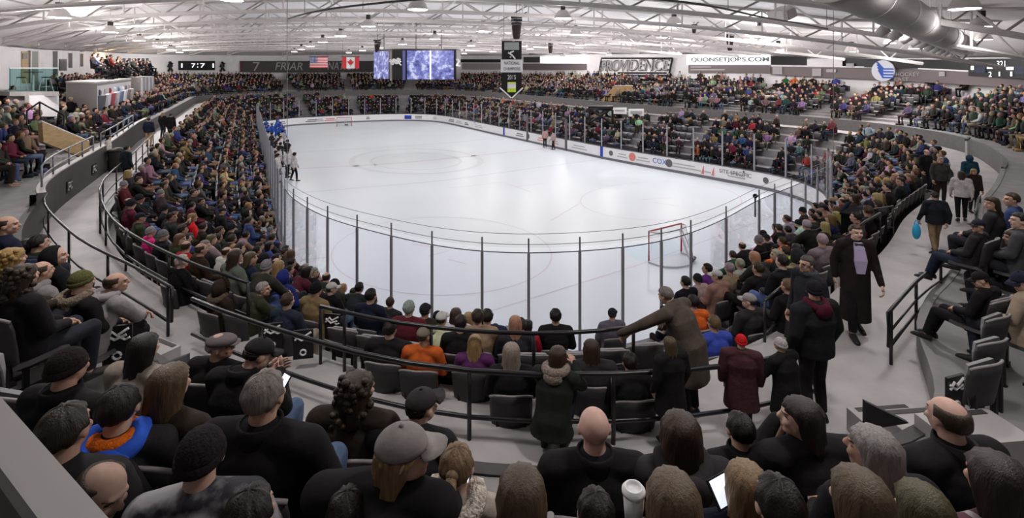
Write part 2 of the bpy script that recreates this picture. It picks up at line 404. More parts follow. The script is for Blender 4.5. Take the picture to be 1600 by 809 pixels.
# ================================================================== RINK BOARDS, GLASS, NET, GOALS
def i_of(u, z, lo, hi, d=0.0):
    "station between lo and hi whose outline point at height z falls on picture column u"
    best = None
    for q in np.arange(lo, hi, .1):
        x, y, n = off(q, d)
        if y < 1: continue
        e = abs(PX(x, y, z)[0]-u)
        if best is None or e < best[0]: best = (e, q)
    return best[1]
bd = thing('rink_boards', 'white advertising boards with tall clear glass all round the ice', 'rink boards')
def strip(name, d0, d1, z0, z1, m, parent, i0=0, i1=NB, step=1):
    mb = MB(); idx = list(np.arange(i0, i1+.001, step)); rows = []
    for i in idx:
        a = off(i, d0); b = off(i, d1); rows.append([(a[0], a[1], z0), (a[0], a[1], z1), (b[0], b[1], z1), (b[0], b[1], z0)])
    mb.loft([[Vector(p) for p in r] for r in rows]); return mb.build(name, m, parent)
strip('board_wall', .0, .12, 0, 1.04, M_white, bd)
strip('kick_plate', -.02, 0, 0, .20, M_yel, bd)
strip('cap_rail', -.03, .15, 1.04, 1.09, mat('cap_rail_grey', (.09, .09, .10), .4), bd)
lo_end, hi_end = 150.0, 204.0
st = [i_of(u, 3.4, 158, 212) for u in (462, 483, 515, 560, 614, 678, 753, 827, 903, 970, 1031, 1077, 1131, 1183, 1208)]
st = sorted(st); i_first, i_last = st[0], st[-1]
ends = list(np.arange(st[0]-2.6, 148, -2.6)); ends += list(np.arange(st[-1]+3, 212, 3))
sides = list(np.arange(0, 146, 4.0))+list(np.arange(215, 298, 4.2))
ALL = sorted(st+ends+sides)
for a, b in zip(ALL, ALL[1:]+[ALL[0]+NB]):
    mb = MB(); n = max(2, int((b-a)/1.2)+1); rows = []
    for t in np.linspace(a, b, n):
        p = off(t, .05); q = off(t, .066); rows.append([Vector((p[0], p[1], 1.09)), Vector((p[0], p[1], 3.4)), Vector((q[0], q[1], 3.4)), Vector((q[0], q[1], 1.09))])
    mb.loft(rows); mb.build('glass_pane', M_glass, bd)
M_postd = mat('glass_post_dark', (.20, .20, .22), .4, metal=.2)
for a in ALL:
    p = off(a, .06); nearp = a > i_first-.5 and a < i_last+.5
    mb = MB(); r = .032 if nearp else (.028 if 140 < a < 215 else .04)
    mb.box((p[0], p[1], 2.25), (r*2, r*2, 2.32)); 
    if 148 < a < 212: mb.bar((p[0], p[1], 3.3), (p[0], p[1], 3.74), .022)
    mb.build('glass_post', M_post, bd)
# dark seal along the top of the near panes, and two thin cables above it
def cable(i0, i1, d, z, r, name, parent, m):
    mb = MB(); mb.tube([(*off(t, d)[:2], z) for t in np.arange(i0, i1, .8)], r, 5); return mb.build(name, m, parent)
iL, iR = i_of(453, 6, 195, 212), i_of(1313, 6, 148, 175)
cable(148, 208, .058, 3.41, .012, 'top_seal', bd, M_dark)
net = thing('safety_net', 'fine translucent safety net hanging from the roof behind the near end', 'net')
mb = MB(); rows = []
for t in np.arange(iR, iL, .8):
    p = off(t, .12); q = off(t, .125); rows.append([Vector((p[0], p[1], 3.55)), Vector((p[0], p[1], 9.25)), Vector((q[0], q[1], 9.25)), Vector((q[0], q[1], 3.55))])
mb.loft(rows); mb.build('netting', M_netm, net)
cable(iR, iL, .12, 9.26, .03, 'top_cable', net, M_dark); cable(iR, iL, .12, 3.62, .007, 'bottom_cable', net, M_postd); cable(iR, iL, .12, 3.86, .006, 'bottom_cable', net, M_postd)
for t in (iL-.4, iR):
    p = off(t, .12); mb = MB(); mb.bar((p[0], p[1], 3.45), (p[0], p[1], 9.26), .012); mb.build('edge_rope', M_postd, net)
    zt = deck_z(p[0], p[1]); mb = MB(); mb.bar((p[0], p[1], 9.2), (p[0], p[1], zt), .012); mb.build('edge_rope', M_postd, net)
for t in np.linspace(iR+4, iL-4, 6):
    p = off(t, .12); mb = MB(); mb.bar((p[0], p[1], 9.26), (p[0], p[1], deck_z(p[0], p[1])), .01); mb.build('hanger_wire', M_postd, net)

# --- advertising on the boards
def board_at(u): 
    i = i_of(u, .5, 2, 150); x, y, n = off(i, -.012); t = Vector((-n[1], n[0], 0)); 
    return Vector((x, y, 0)), (t if PX(x+t.x*.1, y+t.y*.1, .5)[0] > u else -t)
def board_plate(u, w_, z0, z1, m, name='advert_panel'):
    p, t = board_at(u); mb = MB(); n = Vector((t.y, -t.x, 0)); R = Matrix((t, n, Vector((0, 0, 1)))).transposed()
    mb.box(p+Vector((0, 0, (z0+z1)/2)), (w_, .012, z1-z0), R); return mb.build(name, m, bd)
def board_disc(u, r, m, z=.62):
    p, t = board_at(u); mb = MB(); n = Vector((t.y, -t.x, 0)); mb.tube([p+Vector((0, 0, z))-n*.008, p+Vector((0, 0, z))+n*.008], r, 20); return mb.build('advert_logo', m, bd)
def board_text(u, s, z, h, m):
    p, t = board_at(u); return text('advert_lettering', s, p+Vector((0, 0, z)), t, (0, 0, 1), h, m, bd, depth=.012)
M_pgrey = mat('pale_grey_print', (.42, .42, .44), .5); M_dgrey = mat('dark_print', (.12, .11, .12), .5); M_pred = mat('red_print', (.62, .20, .17), .5)
board_text(1020, 'COX', .45, .40, M_blet); board_text(1124, 'SITE SPECIFIC', .58, .27, M_dgrey)
for u, r, m in ((988, .34, M_pred), (1045, .3, M_dgrey), (1197, .2, M_dgrey), (825, .3, M_dgrey), (955, .22, M_dgrey)): board_disc(u, r, m)
def lines(u, w_, m, n=2, z=.42, hh=.09):
    for q in range(n): board_plate(u, w_*(1-.25*q), z+q*.22, z+q*.22+hh, m, 'advert_print')
for u, w_, m in ((972, 1.1, M_pgrey), (1005, 1.3, M_pgrey), (1062, 1.4, M_pgrey), (1078, 1.0, M_pgrey), (905, 2.2, M_pgrey), (812, 1.6, M_dgrey), (748, 2.2, M_pgrey), (845, 1.2, M_pred), (868, 1.0, M_pgrey), (1150, 1.3, M_pgrey)): lines(u, w_, m)
for u in (1096, 1112):                                   # two little sailing-boat emblems
    p, t = board_at(u); mb = MB(); n = Vector((t.y, -t.x, 0))
    tri = [p+Vector((0, 0, .3)), p+t*.22+Vector((0, 0, .3)), p+t*.2+Vector((0, 0, .9))]; mb.add([q+n*.01 for q in tri]+[q-n*.01 for q in tri], [(0, 1, 2), (5, 4, 3), (0, 3, 4, 1), (1, 4, 5, 2), (2, 5, 3, 0)]); mb.build('advert_logo', M_pred, bd); lines(u-6, .5, M_pgrey, 1)
board_plate(634.5, 1.9, .3, .85, M_blue)
for u, w_, m in ((414, 1.1, M_pgrey), (425, 2, M_pgrey), (441, 1, M_dgrey), (490, 2.2, M_dgrey), (500, 1, M_pgrey), (516, 1.6, M_pred), (575, .5, M_dgrey), (656, 2.2, M_dgrey), (680, 2.4, M_pgrey), (706, 2.0, M_dgrey), (717, 2, M_pgrey), (729, 1.2, M_dgrey)): lines(u, w_, m, 2, .4, .12)
board_plate(940, .32, .02, 1.08, M_blue, 'blue_line_panel'); board_plate(787.5, .36, .02, 1.08, M_blue, 'blue_line_panel'); board_plate(866, .3, .02, 1.08, M_pred, 'centre_line_panel')
# doors of the penalty boxes: darker posts
for u in (824, 885):
    p, t = board_at(u); mb = MB(); mb.box(p+Vector((0, 0, 1.5)), (.28, .1, 2.9), Matrix.Rotation(math.atan2(t.y, t.x), 3, 'Z')); mb.build('gate_post', M_dgrey, bd)

# --- goals
M_gnet = clear_mat('goal_netting', (.86, .86, .87), .12, (.9, .9, .9), .9)
def goal(label, A, Bp, back):
    g = thing('hockey_goal', label, 'hockey goal', (0, 0, 0), 0)
    A = Vector((*A, 0)); Bp = Vector((*Bp, 0)); bk = Vector((*back, 0)).normalized(); up = Vector((0, 0, 1.22)); ac = (Bp-A)
    mb = MB(); mb.tube([A, A+up, Bp+up, Bp], .034, 10); mb.build('goal_frame', M_red, g, True)
    arc = [A+ac*(.5-.5*math.cos(q*math.pi/12))+bk*(1.05*math.sin(q*math.pi/12)**.6) for q in range(13)]
    mb = MB(); mb.tube([p+Vector((0, 0, .04)) for p in arc], .035, 8); mb.build('base_frame', M_white, g, True)
    arct = [A+up+ac*(.5-.5*math.cos(q*math.pi/12))+bk*(.5*math.sin(q*math.pi/12)**.6) for q in range(13)]
    mb = MB(); mb.tube(arct, .022, 8); mb.build('top_shelf_frame', M_post, g, True)
    m_ = A+ac*.62; mb = MB(); mb.tube([m_+up+bk*.5, m_+bk*.75+Vector((0, 0, .6)), m_+bk*1.02+Vector((0, 0, .06))], .035, 8); mb.tube([m_+up+bk*.5+ac*.06, m_+bk*.8+ac*.1+Vector((0, 0, .6)), m_+bk*1.0+ac*.12+Vector((0, 0, .06))], .03, 8); mb.build('centre_support', M_white, g, True)
    mb = MB(); n = len(arc); vs = [p for p in arc]+[p for p in arct]; mb.add(vs, [(k, k+1, n+k+1, n+k) for k in range(n-1)]+[tuple(range(n, 2*n))]); mb.build('goal_net', M_gnet, g)
    mb = MB(); mb.tube([arc[7]+Vector((0, 0, .12)), arc[9]+Vector((0, 0, .12))], .07, 8); mb.build('base_label', M_dark, g)
    return g
p1, p2 = W(1013.8, 410), W(1064.5, 349, 1.22)
goal('near hockey goal with red frame standing behind the blue crease', (p1.x, p1.y), (p2.x, p2.y), (.57, -.82))
p1, p2 = W(526.3, 198.1), W(549.7, 197.2); goal('far hockey goal with red frame at the opposite end', (p1.x, p1.y), (p2.x, p2.y), (-.5, .86))
gc = thing('goal_camera', 'small black camera clipped on top of the near end glass', 'camera', W(1180, 309, 3.5))
mb = MB(); mb.ball((0, 0, .06), .075); mb.tube([(0, 0, .06), (.12, .1, .04)], .035, 8); mb.build('camera_body', M_black, gc, True); mb = MB(); mb.bar((0, 0, -.6), (0, 0, 0), .03); mb.build('mount', M_postd, gc)

# ================================================================== LAMPS
def lamp(label, x, y, z, power, r=.42, cat='ceiling lamp', group='high bay lamps under the roof', fill=None):
    t = thing('high_bay_lamp', label, cat, (x, y, z), 0, group)
    lamp_mesh(t, r, deck_z(x, y)-z)
    if power:
        L = bpy.data.lights.new('lamp_light', 'AREA'); L.shape = 'DISK'; L.size = r*1.6; L.energy = power; L.color = (1, .97, .95); L.spread = math.radians(150)
        o = bpy.data.objects.new('lamp_light', L); COL.objects.link(o); o.parent = t; o.location = (0, 0, -.06)
        L = bpy.data.lights.new('lamp_fill_light', 'POINT'); L.shadow_soft_size = r; L.energy = power*(fill or FILL); L.color = (1, .96, .94)  # added point light hanging free below the shade, lifts roof deck and walls
        o = bpy.data.objects.new('lamp_fill_light', L); COL.objects.link(o); o.parent = t; o.location = (0, 0, -.55)
    return t
LM = {}
def lamp_mesh(t, r, up):
    if r not in LM:
        mb = MB(); mb.lathe([(r, 0), (r*.97, .05), (r*.8, .22), (r*.5, .36), (r*.3, .40)], n=22); a = mb.mesh('shade', M_steel, True)
        mb = MB(); mb.lathe([(r*.93, -.01), (r*.93, .02), (r*.2, .03)], n=22); b = mb.mesh('diffuser', M_bulb)
        mb = MB(); mb.box((0, 0, .52), (.2, .2, .26)); c = mb.mesh('ballast_box', M_dark)
        LM[r] = (a, b, c)
    for n, m in zip(('shade', 'diffuser', 'ballast_box'), LM[r]): link(n, m, t)
    if up > .7:
        mb = MB(); mb.bar((0, 0, .6), (0, 0, up), .012, 5); mb.build('hanger', M_steel, t)
axis = Vector((-.47, .883))
def lamp_row(start, n, stepm, z, power, phrase, r=.42):
    gl = FILL if 'ice' in phrase else STAND_FILL
    for q in range(n):
        p = Vector(start)+axis*(stepm*q)
        if not inside(p.x, p.y, 1.5): continue
        zz = min(z, deck_z(p.x, p.y)-.75); lamp(f'white bell lamp, {nth(q+1)} in the line {phrase}', p.x, p.y, zz, power, r, fill=gl)
lamp_row((-19.3, 21.7), 7, 9.6, 9.8, STAND_LAMP_W, 'above the left stand')
lamp_row((-3.8, 20.5), 7, 9.0, 10.0, ICE_LAMP_W, 'over the left edge of the ice')
lamp_row((2.4, 24), 7, 9.0, 10.0, ICE_LAMP_W, 'over the middle of the ice')
lamp_row((8.6, 27), 7, 9.0, 10.0, ICE_LAMP_W, 'over the right half of the ice')
lamp_row((14.6, 30), 6, 9.0, 9.8, STAND_LAMP_W, 'above the right boards')
lamp_row((24.5, 33), 5, 9.5, 9.3, STAND_LAMP_W, 'above the right upper stand', .36)
for u, v, z, lb in ((1507, 14, 9.35, 'large white bell lamp beside the duct, nearest of three at the right'), (1533, 42, 9.3, 'white bell lamp beside the duct, middle of three at the right'), (1537, 62, 9.25, 'white bell lamp beside the duct, farthest of three at the right')):
    p = W(u, v, z); lamp(lb, p.x, p.y, p.z, STAND_LAMP_W*.5, .4, fill=1.0)
for u, v, z, lb in ((1330, 81, 8.75, 'small white bell lamp under the truss left of the round league emblem'), (1432, 76, 8.8, 'white bell lamp hanging just right above the round league emblem'), (1216, 78, 9.0, 'small white bell lamp above the dark band beside the lit web-address sign')):
    p = W(u, v, z); lamp(lb, p.x, p.y, p.z, STAND_LAMP_W*.5, .4)
# lamps above the near stands, out of the frame overhead but part of the hall
for x, y, wh in ((-9.5, 12, 'left corner'), (-11, 20, 'left walkway'), (-3.5, 5.5, 'left near stand'), (3, 4, 'middle of the near stand'), (7.5, 9, 'right near walkway'), (13, 17, 'right corner seats'), ):
    t = lamp('white bell lamp high overhead above the '+wh, x, y, min(10.3, deck_z(x, y)-.8), NEAR_LAMP_W, fill=1.2)


# ================================================================== SCOREBOARDS, SIGNS, BANNERS
def frame_of(p0, p1):
    X = (p1-p0); X.z = 0; L = X.length; X.normalize(); return X, X.cross(Vector((0, 0, 1))), L
def slab(name, u0, v0, u1, v1, D0, D1, m, parent=None, thick=.1, v0b=None, v1b=None):
    a, b = WD(u0, v1, D0), WD(u1, v1b if v1b is not None else v1, D1); c, d = WD(u1, v0b if v0b is not None else v0, D1), WD(u0, v0, D0)
    X, Nn, L = frame_of(a, b); bk = -Nn*thick
    mb = MB(); mb.hexa([a, b, b+bk, a+bk], [d, c, c+bk, d+bk]); return mb.build(name, m, parent)
def wslab(name, u0, v0, u1, v1, m, parent=None, back=.15, thick=.1, **k): return slab(name, u0, v0, u1, v1, wall_at(u0, back), wall_at(u1, back), m, parent, thick, **k)
def stext(s, u0, v0, u1, v1, D0, D1, m, parent, depth=.02, shear=0, name='lettering', bold=0):
    a, b = WD(u0, v1, D0), WD(u1, v1, D1); X = b-a; h = (v1-v0)*((D0+D1)/2)/F
    return text(name, s, a, X, (0, 0, 1), h, m, parent, depth, X.length, shear, bold)
class WPlane:
    "a flat vertical plane just in front of the wall between two picture columns"
    def __init__(s, u0, u1, back=.2): s.u0, s.u1, s.a, s.b = u0, u1, wall_at(u0, back), wall_at(u1, back)
    def D(s, u, e=0.0): t = (u-s.u0)/(s.u1-s.u0); return 1/((1-t)/s.a+t/s.b)-e
    def slab(s, name, u0, v0, u1, v1, m, parent, e=0.0, thick=.06, **k): return slab(name, u0, v0, u1, v1, s.D(u0, e), s.D(u1, e), m, parent, thick, **k)
    def text(s, tx, u0, v0, u1, v1, m, parent, e=.1, **k): return stext(tx, u0, v0, u1, v1, s.D(u0, e), s.D(u1, e), m, parent, **k)
def wtext(s, u0, v0, u1, v1, m, parent, back=.16, **k): return stext(s, u0, v0, u1, v1, wall_at(u0, back), wall_at(u1, back), m, parent, **k)
# hanging video board
sb = thing('video_scoreboard', 'four-sided video scoreboard hanging over centre ice showing blue pictures', 'scoreboard')
DA, DB, DC = 43.0, 41.2, 42.6
pa, pb, pc, pd = WD(583, 80, 44.5), WD(620, 79, DB), WD(714, 77, DC), WD(690, 78, 47)
mb = MB(); ztop, zbot = 9.22, 6.82
q = [Vector((p.x, p.y, 0)) for p in (WD(584, 100, 44.5), WD(613, 100, 41.6), WD(632, 100, 41.2), WD(713, 100, 41.6), WD(720, 100, 43.5), WD(700, 100, 47), WD(610, 100, 47))]
mb.loft([[p+Vector((0, 0, z)) for p in q] for z in (zbot, ztop)]); mb.build('cabinet', M_black, sb)
mb = MB(); mb.loft([[p+Vector((0, 0, z)) for p in q] for z in (ztop, ztop+.08)]); mb.build('top_frame', M_dark, sb)
M_game = bpy.data.materials.new('video_picture'); M_game.use_nodes = True; nt = M_game.node_tree; bs = nt.nodes['Principled BSDF']
tc = nt.nodes.new('ShaderNodeTexCoord'); nz = nt.nodes.new('ShaderNodeTexNoise'); nz.inputs['Scale'].default_value = 2.1; nz.inputs['Detail'].default_value = 6; nz.inputs['Roughness'].default_value = .65
cr = nt.nodes.new('ShaderNodeValToRGB'); cr.color_ramp.elements[0].position = .36; cr.color_ramp.elements[0].color = (.02, .03, .12, 1); cr.color_ramp.elements[1].position = .60; cr.color_ramp.elements[1].color = (.72, .78, 1, 1)
e = cr.color_ramp.elements.new(.46); e.color = (.16, .18, .55, 1); e2 = cr.color_ramp.elements.new(.54); e2.color = (.26, .29, .72, 1)
nt.links.new(tc.outputs['Object'], nz.inputs['Vector']); nt.links.new(nz.outputs['Fac'], cr.inputs['Fac']); nt.links.new(cr.outputs['Color'], bs.inputs['Emission Color']); bs.inputs['Emission Strength'].default_value = .85; bs.inputs['Base Color'].default_value = (.02, .02, .05, 1)
def sb_slab(n, u0, v0, u1, v1, D0, D1, m, **k): return slab(n, u0, v0, u1, v1, D0, D1, m, sb, .06, **k)
sb_slab('screen', 584, 80, 607, 123, 44.4, 42.15, M_game); sb_slab('screen', 636, 79, 671, 124, 41.1, 41.3, M_game); sb_slab('screen', 674, 79, 709, 124, 41.3, 41.5, M_game)
sb_slab('screen_edge', 671.5, 79, 673.5, 124, 41.28, 41.3, M_screen); sb_slab('corner_strip', 609, 80, 612, 126, 41.9, 41.6, M_grey); sb_slab('corner_strip', 629, 79, 633, 125, 41.15, 41.1, mat('blue_strip', (.12, .13, .35), .5))
mb = MB()
for k_ in range(7):                                                 # white knot-like emblem on the corner panel
    c = WD(611+k_*2.2, 96+3*math.sin(k_*2.1), 41.15); mb.ball(c, (.16, .04, .1+.07*(k_ % 2)), n=8, m=5)
mb.tube([WD(609, 93, 41.1), WD(618, 99, 41.1), WD(626, 92, 41.1)], .06, 6); mb.tube([WD(610, 99, 41.1), WD(618, 94, 41.1), WD(627, 102, 41.1)], .06, 6); mb.build('emblem', M_wlet, sb)
mb = MB(); mb.tube([WD(714, 92, 41.5), WD(717, 96, 41.6), WD(714, 102, 41.5), WD(718, 103, 42)], .1, 6); mb.build('emblem', M_wlet, sb)
for p in (WD(600, 78, 44), WD(650, 77, 42), WD(690, 77, 43)):
    mb = MB(); mb.bar(p, (p.x, p.y, deck_z(p.x, p.y)), .03); mb.build('hanger', M_dark, sb)
# banner
bn = thing('championship_banner', 'long black pointed banner with white bands hanging over the right side of the ice', 'banner')
DBn = 30.0
mb = MB(); pts = [(784, 64), (815, 64), (815, 143), (799.5, 154), (784, 143)]; P = [WD(u, v, DBn) for u, v in pts]; bk = Vector((0, .03, 0))
mb.add(P+[p+bk for p in P], [(4, 3, 2, 1, 0), (5, 6, 7, 8, 9)]+[(k_, (k_+1) % 5, 5+(k_+1) % 5, 5+k_) for k_ in range(5)]); mb.build('cloth', M_black, bn)
mb = MB(); mb.bar(WD(782, 63, DBn), WD(817, 61, DBn), .05); mb.build('top_rod', M_steel, bn)
slab('white_band', 782.5, 93, 816.5, 113, DBn-.04, DBn-.04, M_white, bn, .02)
stext('NATIONAL', 788, 96, 812, 101, DBn-.07, DBn-.07, M_black, bn); stext('CHAMPIONS', 787, 105, 813, 110, DBn-.07, DBn-.07, M_black, bn)
stext('2015', 793, 117, 806, 124, DBn-.04, DBn-.04, M_wlet, bn)
slab('picture_patch', 788, 66, 811, 78, DBn-.04, DBn-.04, mat('pale_grey_cloth', (.35, .38, .37), .8), bn, .02)
slab('trophy_patch', 793, 130, 806, 138, DBn-.04, DBn-.04, M_white, bn, .02); slab('trophy_patch', 793, 138, 806, 144, DBn-.05, DBn-.05, mat('lime_cloth', (.55, .75, .05), .7), bn, .02); slab('trophy_patch', 793, 128, 806, 130, DBn-.05, DBn-.05, mat('lime_cloth', (.55, .75, .05), .7), bn, .02)
mb = MB(); mb.tube([WD(794, 82, DBn-.06), WD(800, 86, DBn-.06), WD(797, 90, DBn-.06)], .06, 6); mb.tube([WD(797, 82, DBn-.06), WD(803, 80, DBn-.06)], .05, 6); mb.tube([WD(800, 86, DBn-.06), WD(805, 92, DBn-.06)], .05, 6); mb.build('emblem', M_wlet, bn)
for a, b in (((781, 137), (799, 153)), ((800, 153), (817, 137))):
    mb = MB(); mb.bar(WD(*a, DBn-.03), WD(*b, DBn-.03), .045); mb.build('border', M_white, bn)
p = WD(799, 62, DBn); 
for u in (787, 812):
    p = WD(u, 62, DBn); mb = MB(); mb.bar(p, (p.x, p.y, deck_z(p.x, p.y)), .012); mb.build('hanger', M_dark, bn)
# dark speaker clusters hanging from the roof
def cluster(u, v0, v1, D, label, wpx):
    t = thing('speaker_cluster', label, 'loudspeaker', (0, 0, 0), 0, 'speaker clusters under the roof'); hw = wpx/2; vm = v0+(v1-v0)*.42
    mb = MB(); a, b = WD(u, v1, D), WD(u, vm, D); r = hw*D/F; mb.tube([a, a.lerp(b, .3), b], r, 12, radii=[r*.6, r*.85, r]); mb.build('horn', mat('speaker_brown', (.035, .022, .02), .6), t, True)
    for k_ in range(3):
        c = WD(u, v0+(vm-v0)*(k_+.5)/3, D); mb = MB(); mb.box(c, (r*(2.3-.4*k_), r*1.5, (vm-v0)*D/F*.25), Matrix.Rotation(.4*k_, 3, 'Z')); mb.build('speaker_box', M_black, t)
    mb = MB(); p = WD(u, v0+3, D); mb.bar(WD(u, vm, D), (p.x, p.y, deck_z(p.x, p.y)), .02); mb.build('hanger', M_black, t)
    mb = MB(); p = WD(u, v0+2, D); mb.bar(p+Vector((-r, 0, -.1)), p+Vector((r*2.2, 0, .25)), .03); mb.build('bracket_arm', M_black, t)
cluster(807, 24, 61, 28.0, 'large dark speaker cluster hanging right above the pointed banner', 15)
cluster(589.5, 62, 82, 44, 'dark speaker cluster hanging at the left corner of the video scoreboard', 9)
cluster(860, 66, 83, 50, 'small dark speaker cluster hanging left above the blank lit sign', 7)
cluster(1140.5, 52, 79, 40, 'dark speaker cluster hanging in front of the lit web-address sign', 10)
cluster(1084.5, 38, 52, 34, 'small dark speaker hanging between trusses, above the college name', 7)
# heater box at upper right
hb = thing('unit_heater', 'pale box-shaped heater with dark grille hanging under the near truss', 'heater'); a = WD(1222, 22, 22)
Rh = Matrix.Rotation(.5, 3, 'Z') @ Matrix.Rotation(-.35, 3, 'Y'); mb = MB(); mb.box(a, (.95, .7, .5), Rh); mb.build('case', M_steel, hb)
mb = MB(); mb.box(a+Rh @ Vector((.12, -.37, -.05)), (.6, .03, .4), Rh); mb.build('grille', M_grey, hb)
for dx in (-.3, .3): mb = MB(); p = a+Vector((dx, 0, .2)); mb.bar(p, (p.x, p.y, deck_z(p.x, p.y)), .02); mb.build('hanger', M_steel, hb)
# flags
def flag(label, u0, v0, u1, v1, D):
    t = thing('flag', label, 'flag', (0, 0, 0), 0, 'national flags')
    def part(name, fu0, fv0, fu1, fv1, m, off_=0.0):
        return slab(name, u0+(u1-u0)*fu0, v0+(v1-v0)*fv0, u0+(u1-u0)*fu1, v0+(v1-v0)*fv1, D-off_, D-off_, m, t, .03)
    mb = MB(); mb.bar(WD(u0-1, v0-.5, D), WD(u1+1, v0-.5, D), .04); mb.build('rod', M_dark, t)
    for u in (u0+1, u1-1):
        p = WD(u, v0, D); mb = MB(); mb.bar(p, (p.x, p.y, deck_z(p.x, p.y)), .012); mb.build('hanger', M_dark, t)
    return t, part
t, part = flag('American flag with stars and stripes hanging over the far end', 484, 89, 512, 106, 56); part('cloth', 0, 0, 1, 1, M_wlet)
M_fr = mat('flag_red', (.55, .04, .05), .7); M_fb = mat('flag_blue', (.05, .06, .22), .7)
for k_ in range(7): part('stripe', 0, k_*2/13, 1, (k_*2+1)/13, M_fr, .03)
part('canton', 0, 0, .42, 7/13, M_fb, .06)
mb = MB()
for r_ in range(5):
    for c_ in range(6): mb.ball(WD(484+28*(.04+.066*c_), 89+17*(.05+.1*r_), 55.9), .035, n=6, m=4)
mb.build('star_field', M_wlet, t)
t, part = flag('Canadian flag with red maple leaf hanging over the far end', 534.5, 89, 561, 107, 56); part('cloth', 0, 0, 1, 1, M_wlet); part('red_band', 0, 0, .25, 1, M_fr, .03); part('red_band', .75, 0, 1, 1, M_fr, .03)
leaf = [(0, -1), (.2, -.55), (.45, -.65), (.38, -.2), (.8, -.45), (.9, -.2), (.75, .1), (.35, .35), (.42, .55), (.05, .45), (.05, .95), (-.05, .95), (-.05, .45), (-.42, .55), (-.35, .35), (-.75, .1), (-.9, -.2), (-.8, -.45), (-.38, -.2), (-.45, -.65), (-.2, -.55)]
mb = MB(); Lf = [WD(547.7+5.2*x, 98+6.5*y, 55.95) for x, y in leaf]; n_ = len(Lf); mb.add([WD(547.7, 98, 55.95)]+Lf, [(0, 1+(k_+1) % n_, 1+k_) for k_ in range(n_)]); mb.build('maple_leaf', M_fr, t)
# wall signs
M_mauve = mat('mauve_grey', (.17, .14, .145), .7)
s = thing('wall_scoreboard', 'small black scoreboard with lit digits on the far left wall', 'scoreboard'); p = WPlane(280, 336); p.slab('cabinet', 280, 95, 336, 109.5, M_black, s, thick=.2)
for tx, a, b in (('1', 283, 285), ('7', 299, 305), (':', 308, 309.5), ('7', 313, 320), ('1', 332, 334)): p.text(tx, a, 99, b, 105.5, M_digit, s, name='digits')
for u, lb in ((266, 'black skating figure emblem on the wall left of the small scoreboard'), (347.5, 'black skating figure emblem on the wall right of the small scoreboard')):
    s = thing('wall_emblem', lb, 'emblem'); D = wall_at(u, .4); mb = MB(); mb.ball(WD(u, 98, D), .2, n=8, m=6); mb.tube([WD(u, 100, D), WD(u+.5, 105, D)], .28, 8); mb.tube([WD(u, 105, D), WD(u-3, 111.5, D)], .14, 6); mb.tube([WD(u, 105, D), WD(u+3.5, 111, D)], .14, 6); mb.tube([WD(u, 101, D), WD(u+4, 99, D)], .1, 6); mb.tube([WD(u, 101, D), WD(u-4, 104, D)], .1, 6); mb.build('figure', M_black, s)
s = thing('wall_banner', 'long black wall banner reading FRIAR NATION at the far end', 'banner'); p = WPlane(375, 584); p.slab('cloth', 375, 95, 584, 112.5, M_dark, s)
p.slab('maroon_edge', 375, 95, 380, 112.5, mat('maroon_cloth', (.10, .03, .04), .7), s, e=.08); p.text('7', 395, 97, 406, 111, M_glet, s); p.text('FRIAR', 430, 97.5, 473, 109.5, M_glet, s, shear=.2); p.text('NATION', 512, 97, 560, 109, M_glet, s, shear=.2)
s = thing('wall_banner', 'black and grey wall banner between the video scoreboard and the pointed banner', 'banner'); p = WPlane(718, 782); p.slab('black_band', 718, 92.5, 782, 97.5, M_black, s); p.slab('grey_band', 722, 99, 782, 108.5, M_grey, s)
s = thing('lit_sign', 'blank white lit sign board above a grey band, left of the college name', 'sign'); p = WPlane(817, 915.5, .3); p.slab('panel', 844, 88, 915.5, 98.8, M_sign, s, e=.1); p.slab('grey_band', 817, 99.5, 915.5, 109, M_mauve, s); p.slab('dark_end', 818, 89, 843, 97.5, M_dark, s)
s = thing('name_sign', 'large slanted PROVIDENCE lettering sign with black outline on the wall', 'sign'); p = WPlane(933, 1052, .4)
P = [WD(935, 118, p.D(935)), WD(1045, 118, p.D(1045)), WD(1050.5, 91, p.D(1050.5)), WD(940, 91, p.D(940))]
mb = MB(); bk = Vector((.1, .12, 0)); mb.hexa([P[0], P[1], P[1]+bk, P[0]+bk], [P[3], P[2], P[2]+bk, P[3]+bk]); mb.build('backing', M_wlet, s)
for a, b in ((0, 1), (1, 2), (2, 3), (3, 0)): mb = MB(); mb.bar(P[a], P[b], .10); mb.build('outline', M_black, s)
p.text('PROVIDENCE', 938, 93, 1047, 111, M_black, s, e=.2, shear=.18, bold=.018); p.text('PROVIDENCE', 939.5, 94.5, 1045.5, 109.8, M_glet, s, e=.32, shear=.18)
p.slab('underline', 965, 112.5, 1041, 115.5, M_black, s, e=.15, thick=.04)
s = thing('lit_sign', 'white lit sign reading QUONSETJOBS.COM above a grey banner', 'sign'); p = WPlane(1073, 1204, .4); p.slab('panel', 1073, 86, 1203.5, 101, M_sign, s, e=.1); p.text('QUONSETJOBS.COM', 1080, 89.5, 1202, 98, mat('pale_grey_letter', (.12, .14, .16), .5), s, e=.25, bold=.035)
p.slab('grey_banner', 1075.5, 101.5, 1203.5, 114, M_mauve, s)
for k_ in range(2): p.slab('print_line', 1079, 103.5+k_*4.5, 1111+22*k_, 105.6+k_*4.5, M_glet, s, e=.1)
s = thing('wall_band', 'dark upper band and grey lower band of year boards along the right wall', 'banner'); p1_, p2_ = WPlane(1204, 1400, .3), WPlane(1400, 1640, .3); p3_ = WPlane(1316, 1514, .3)
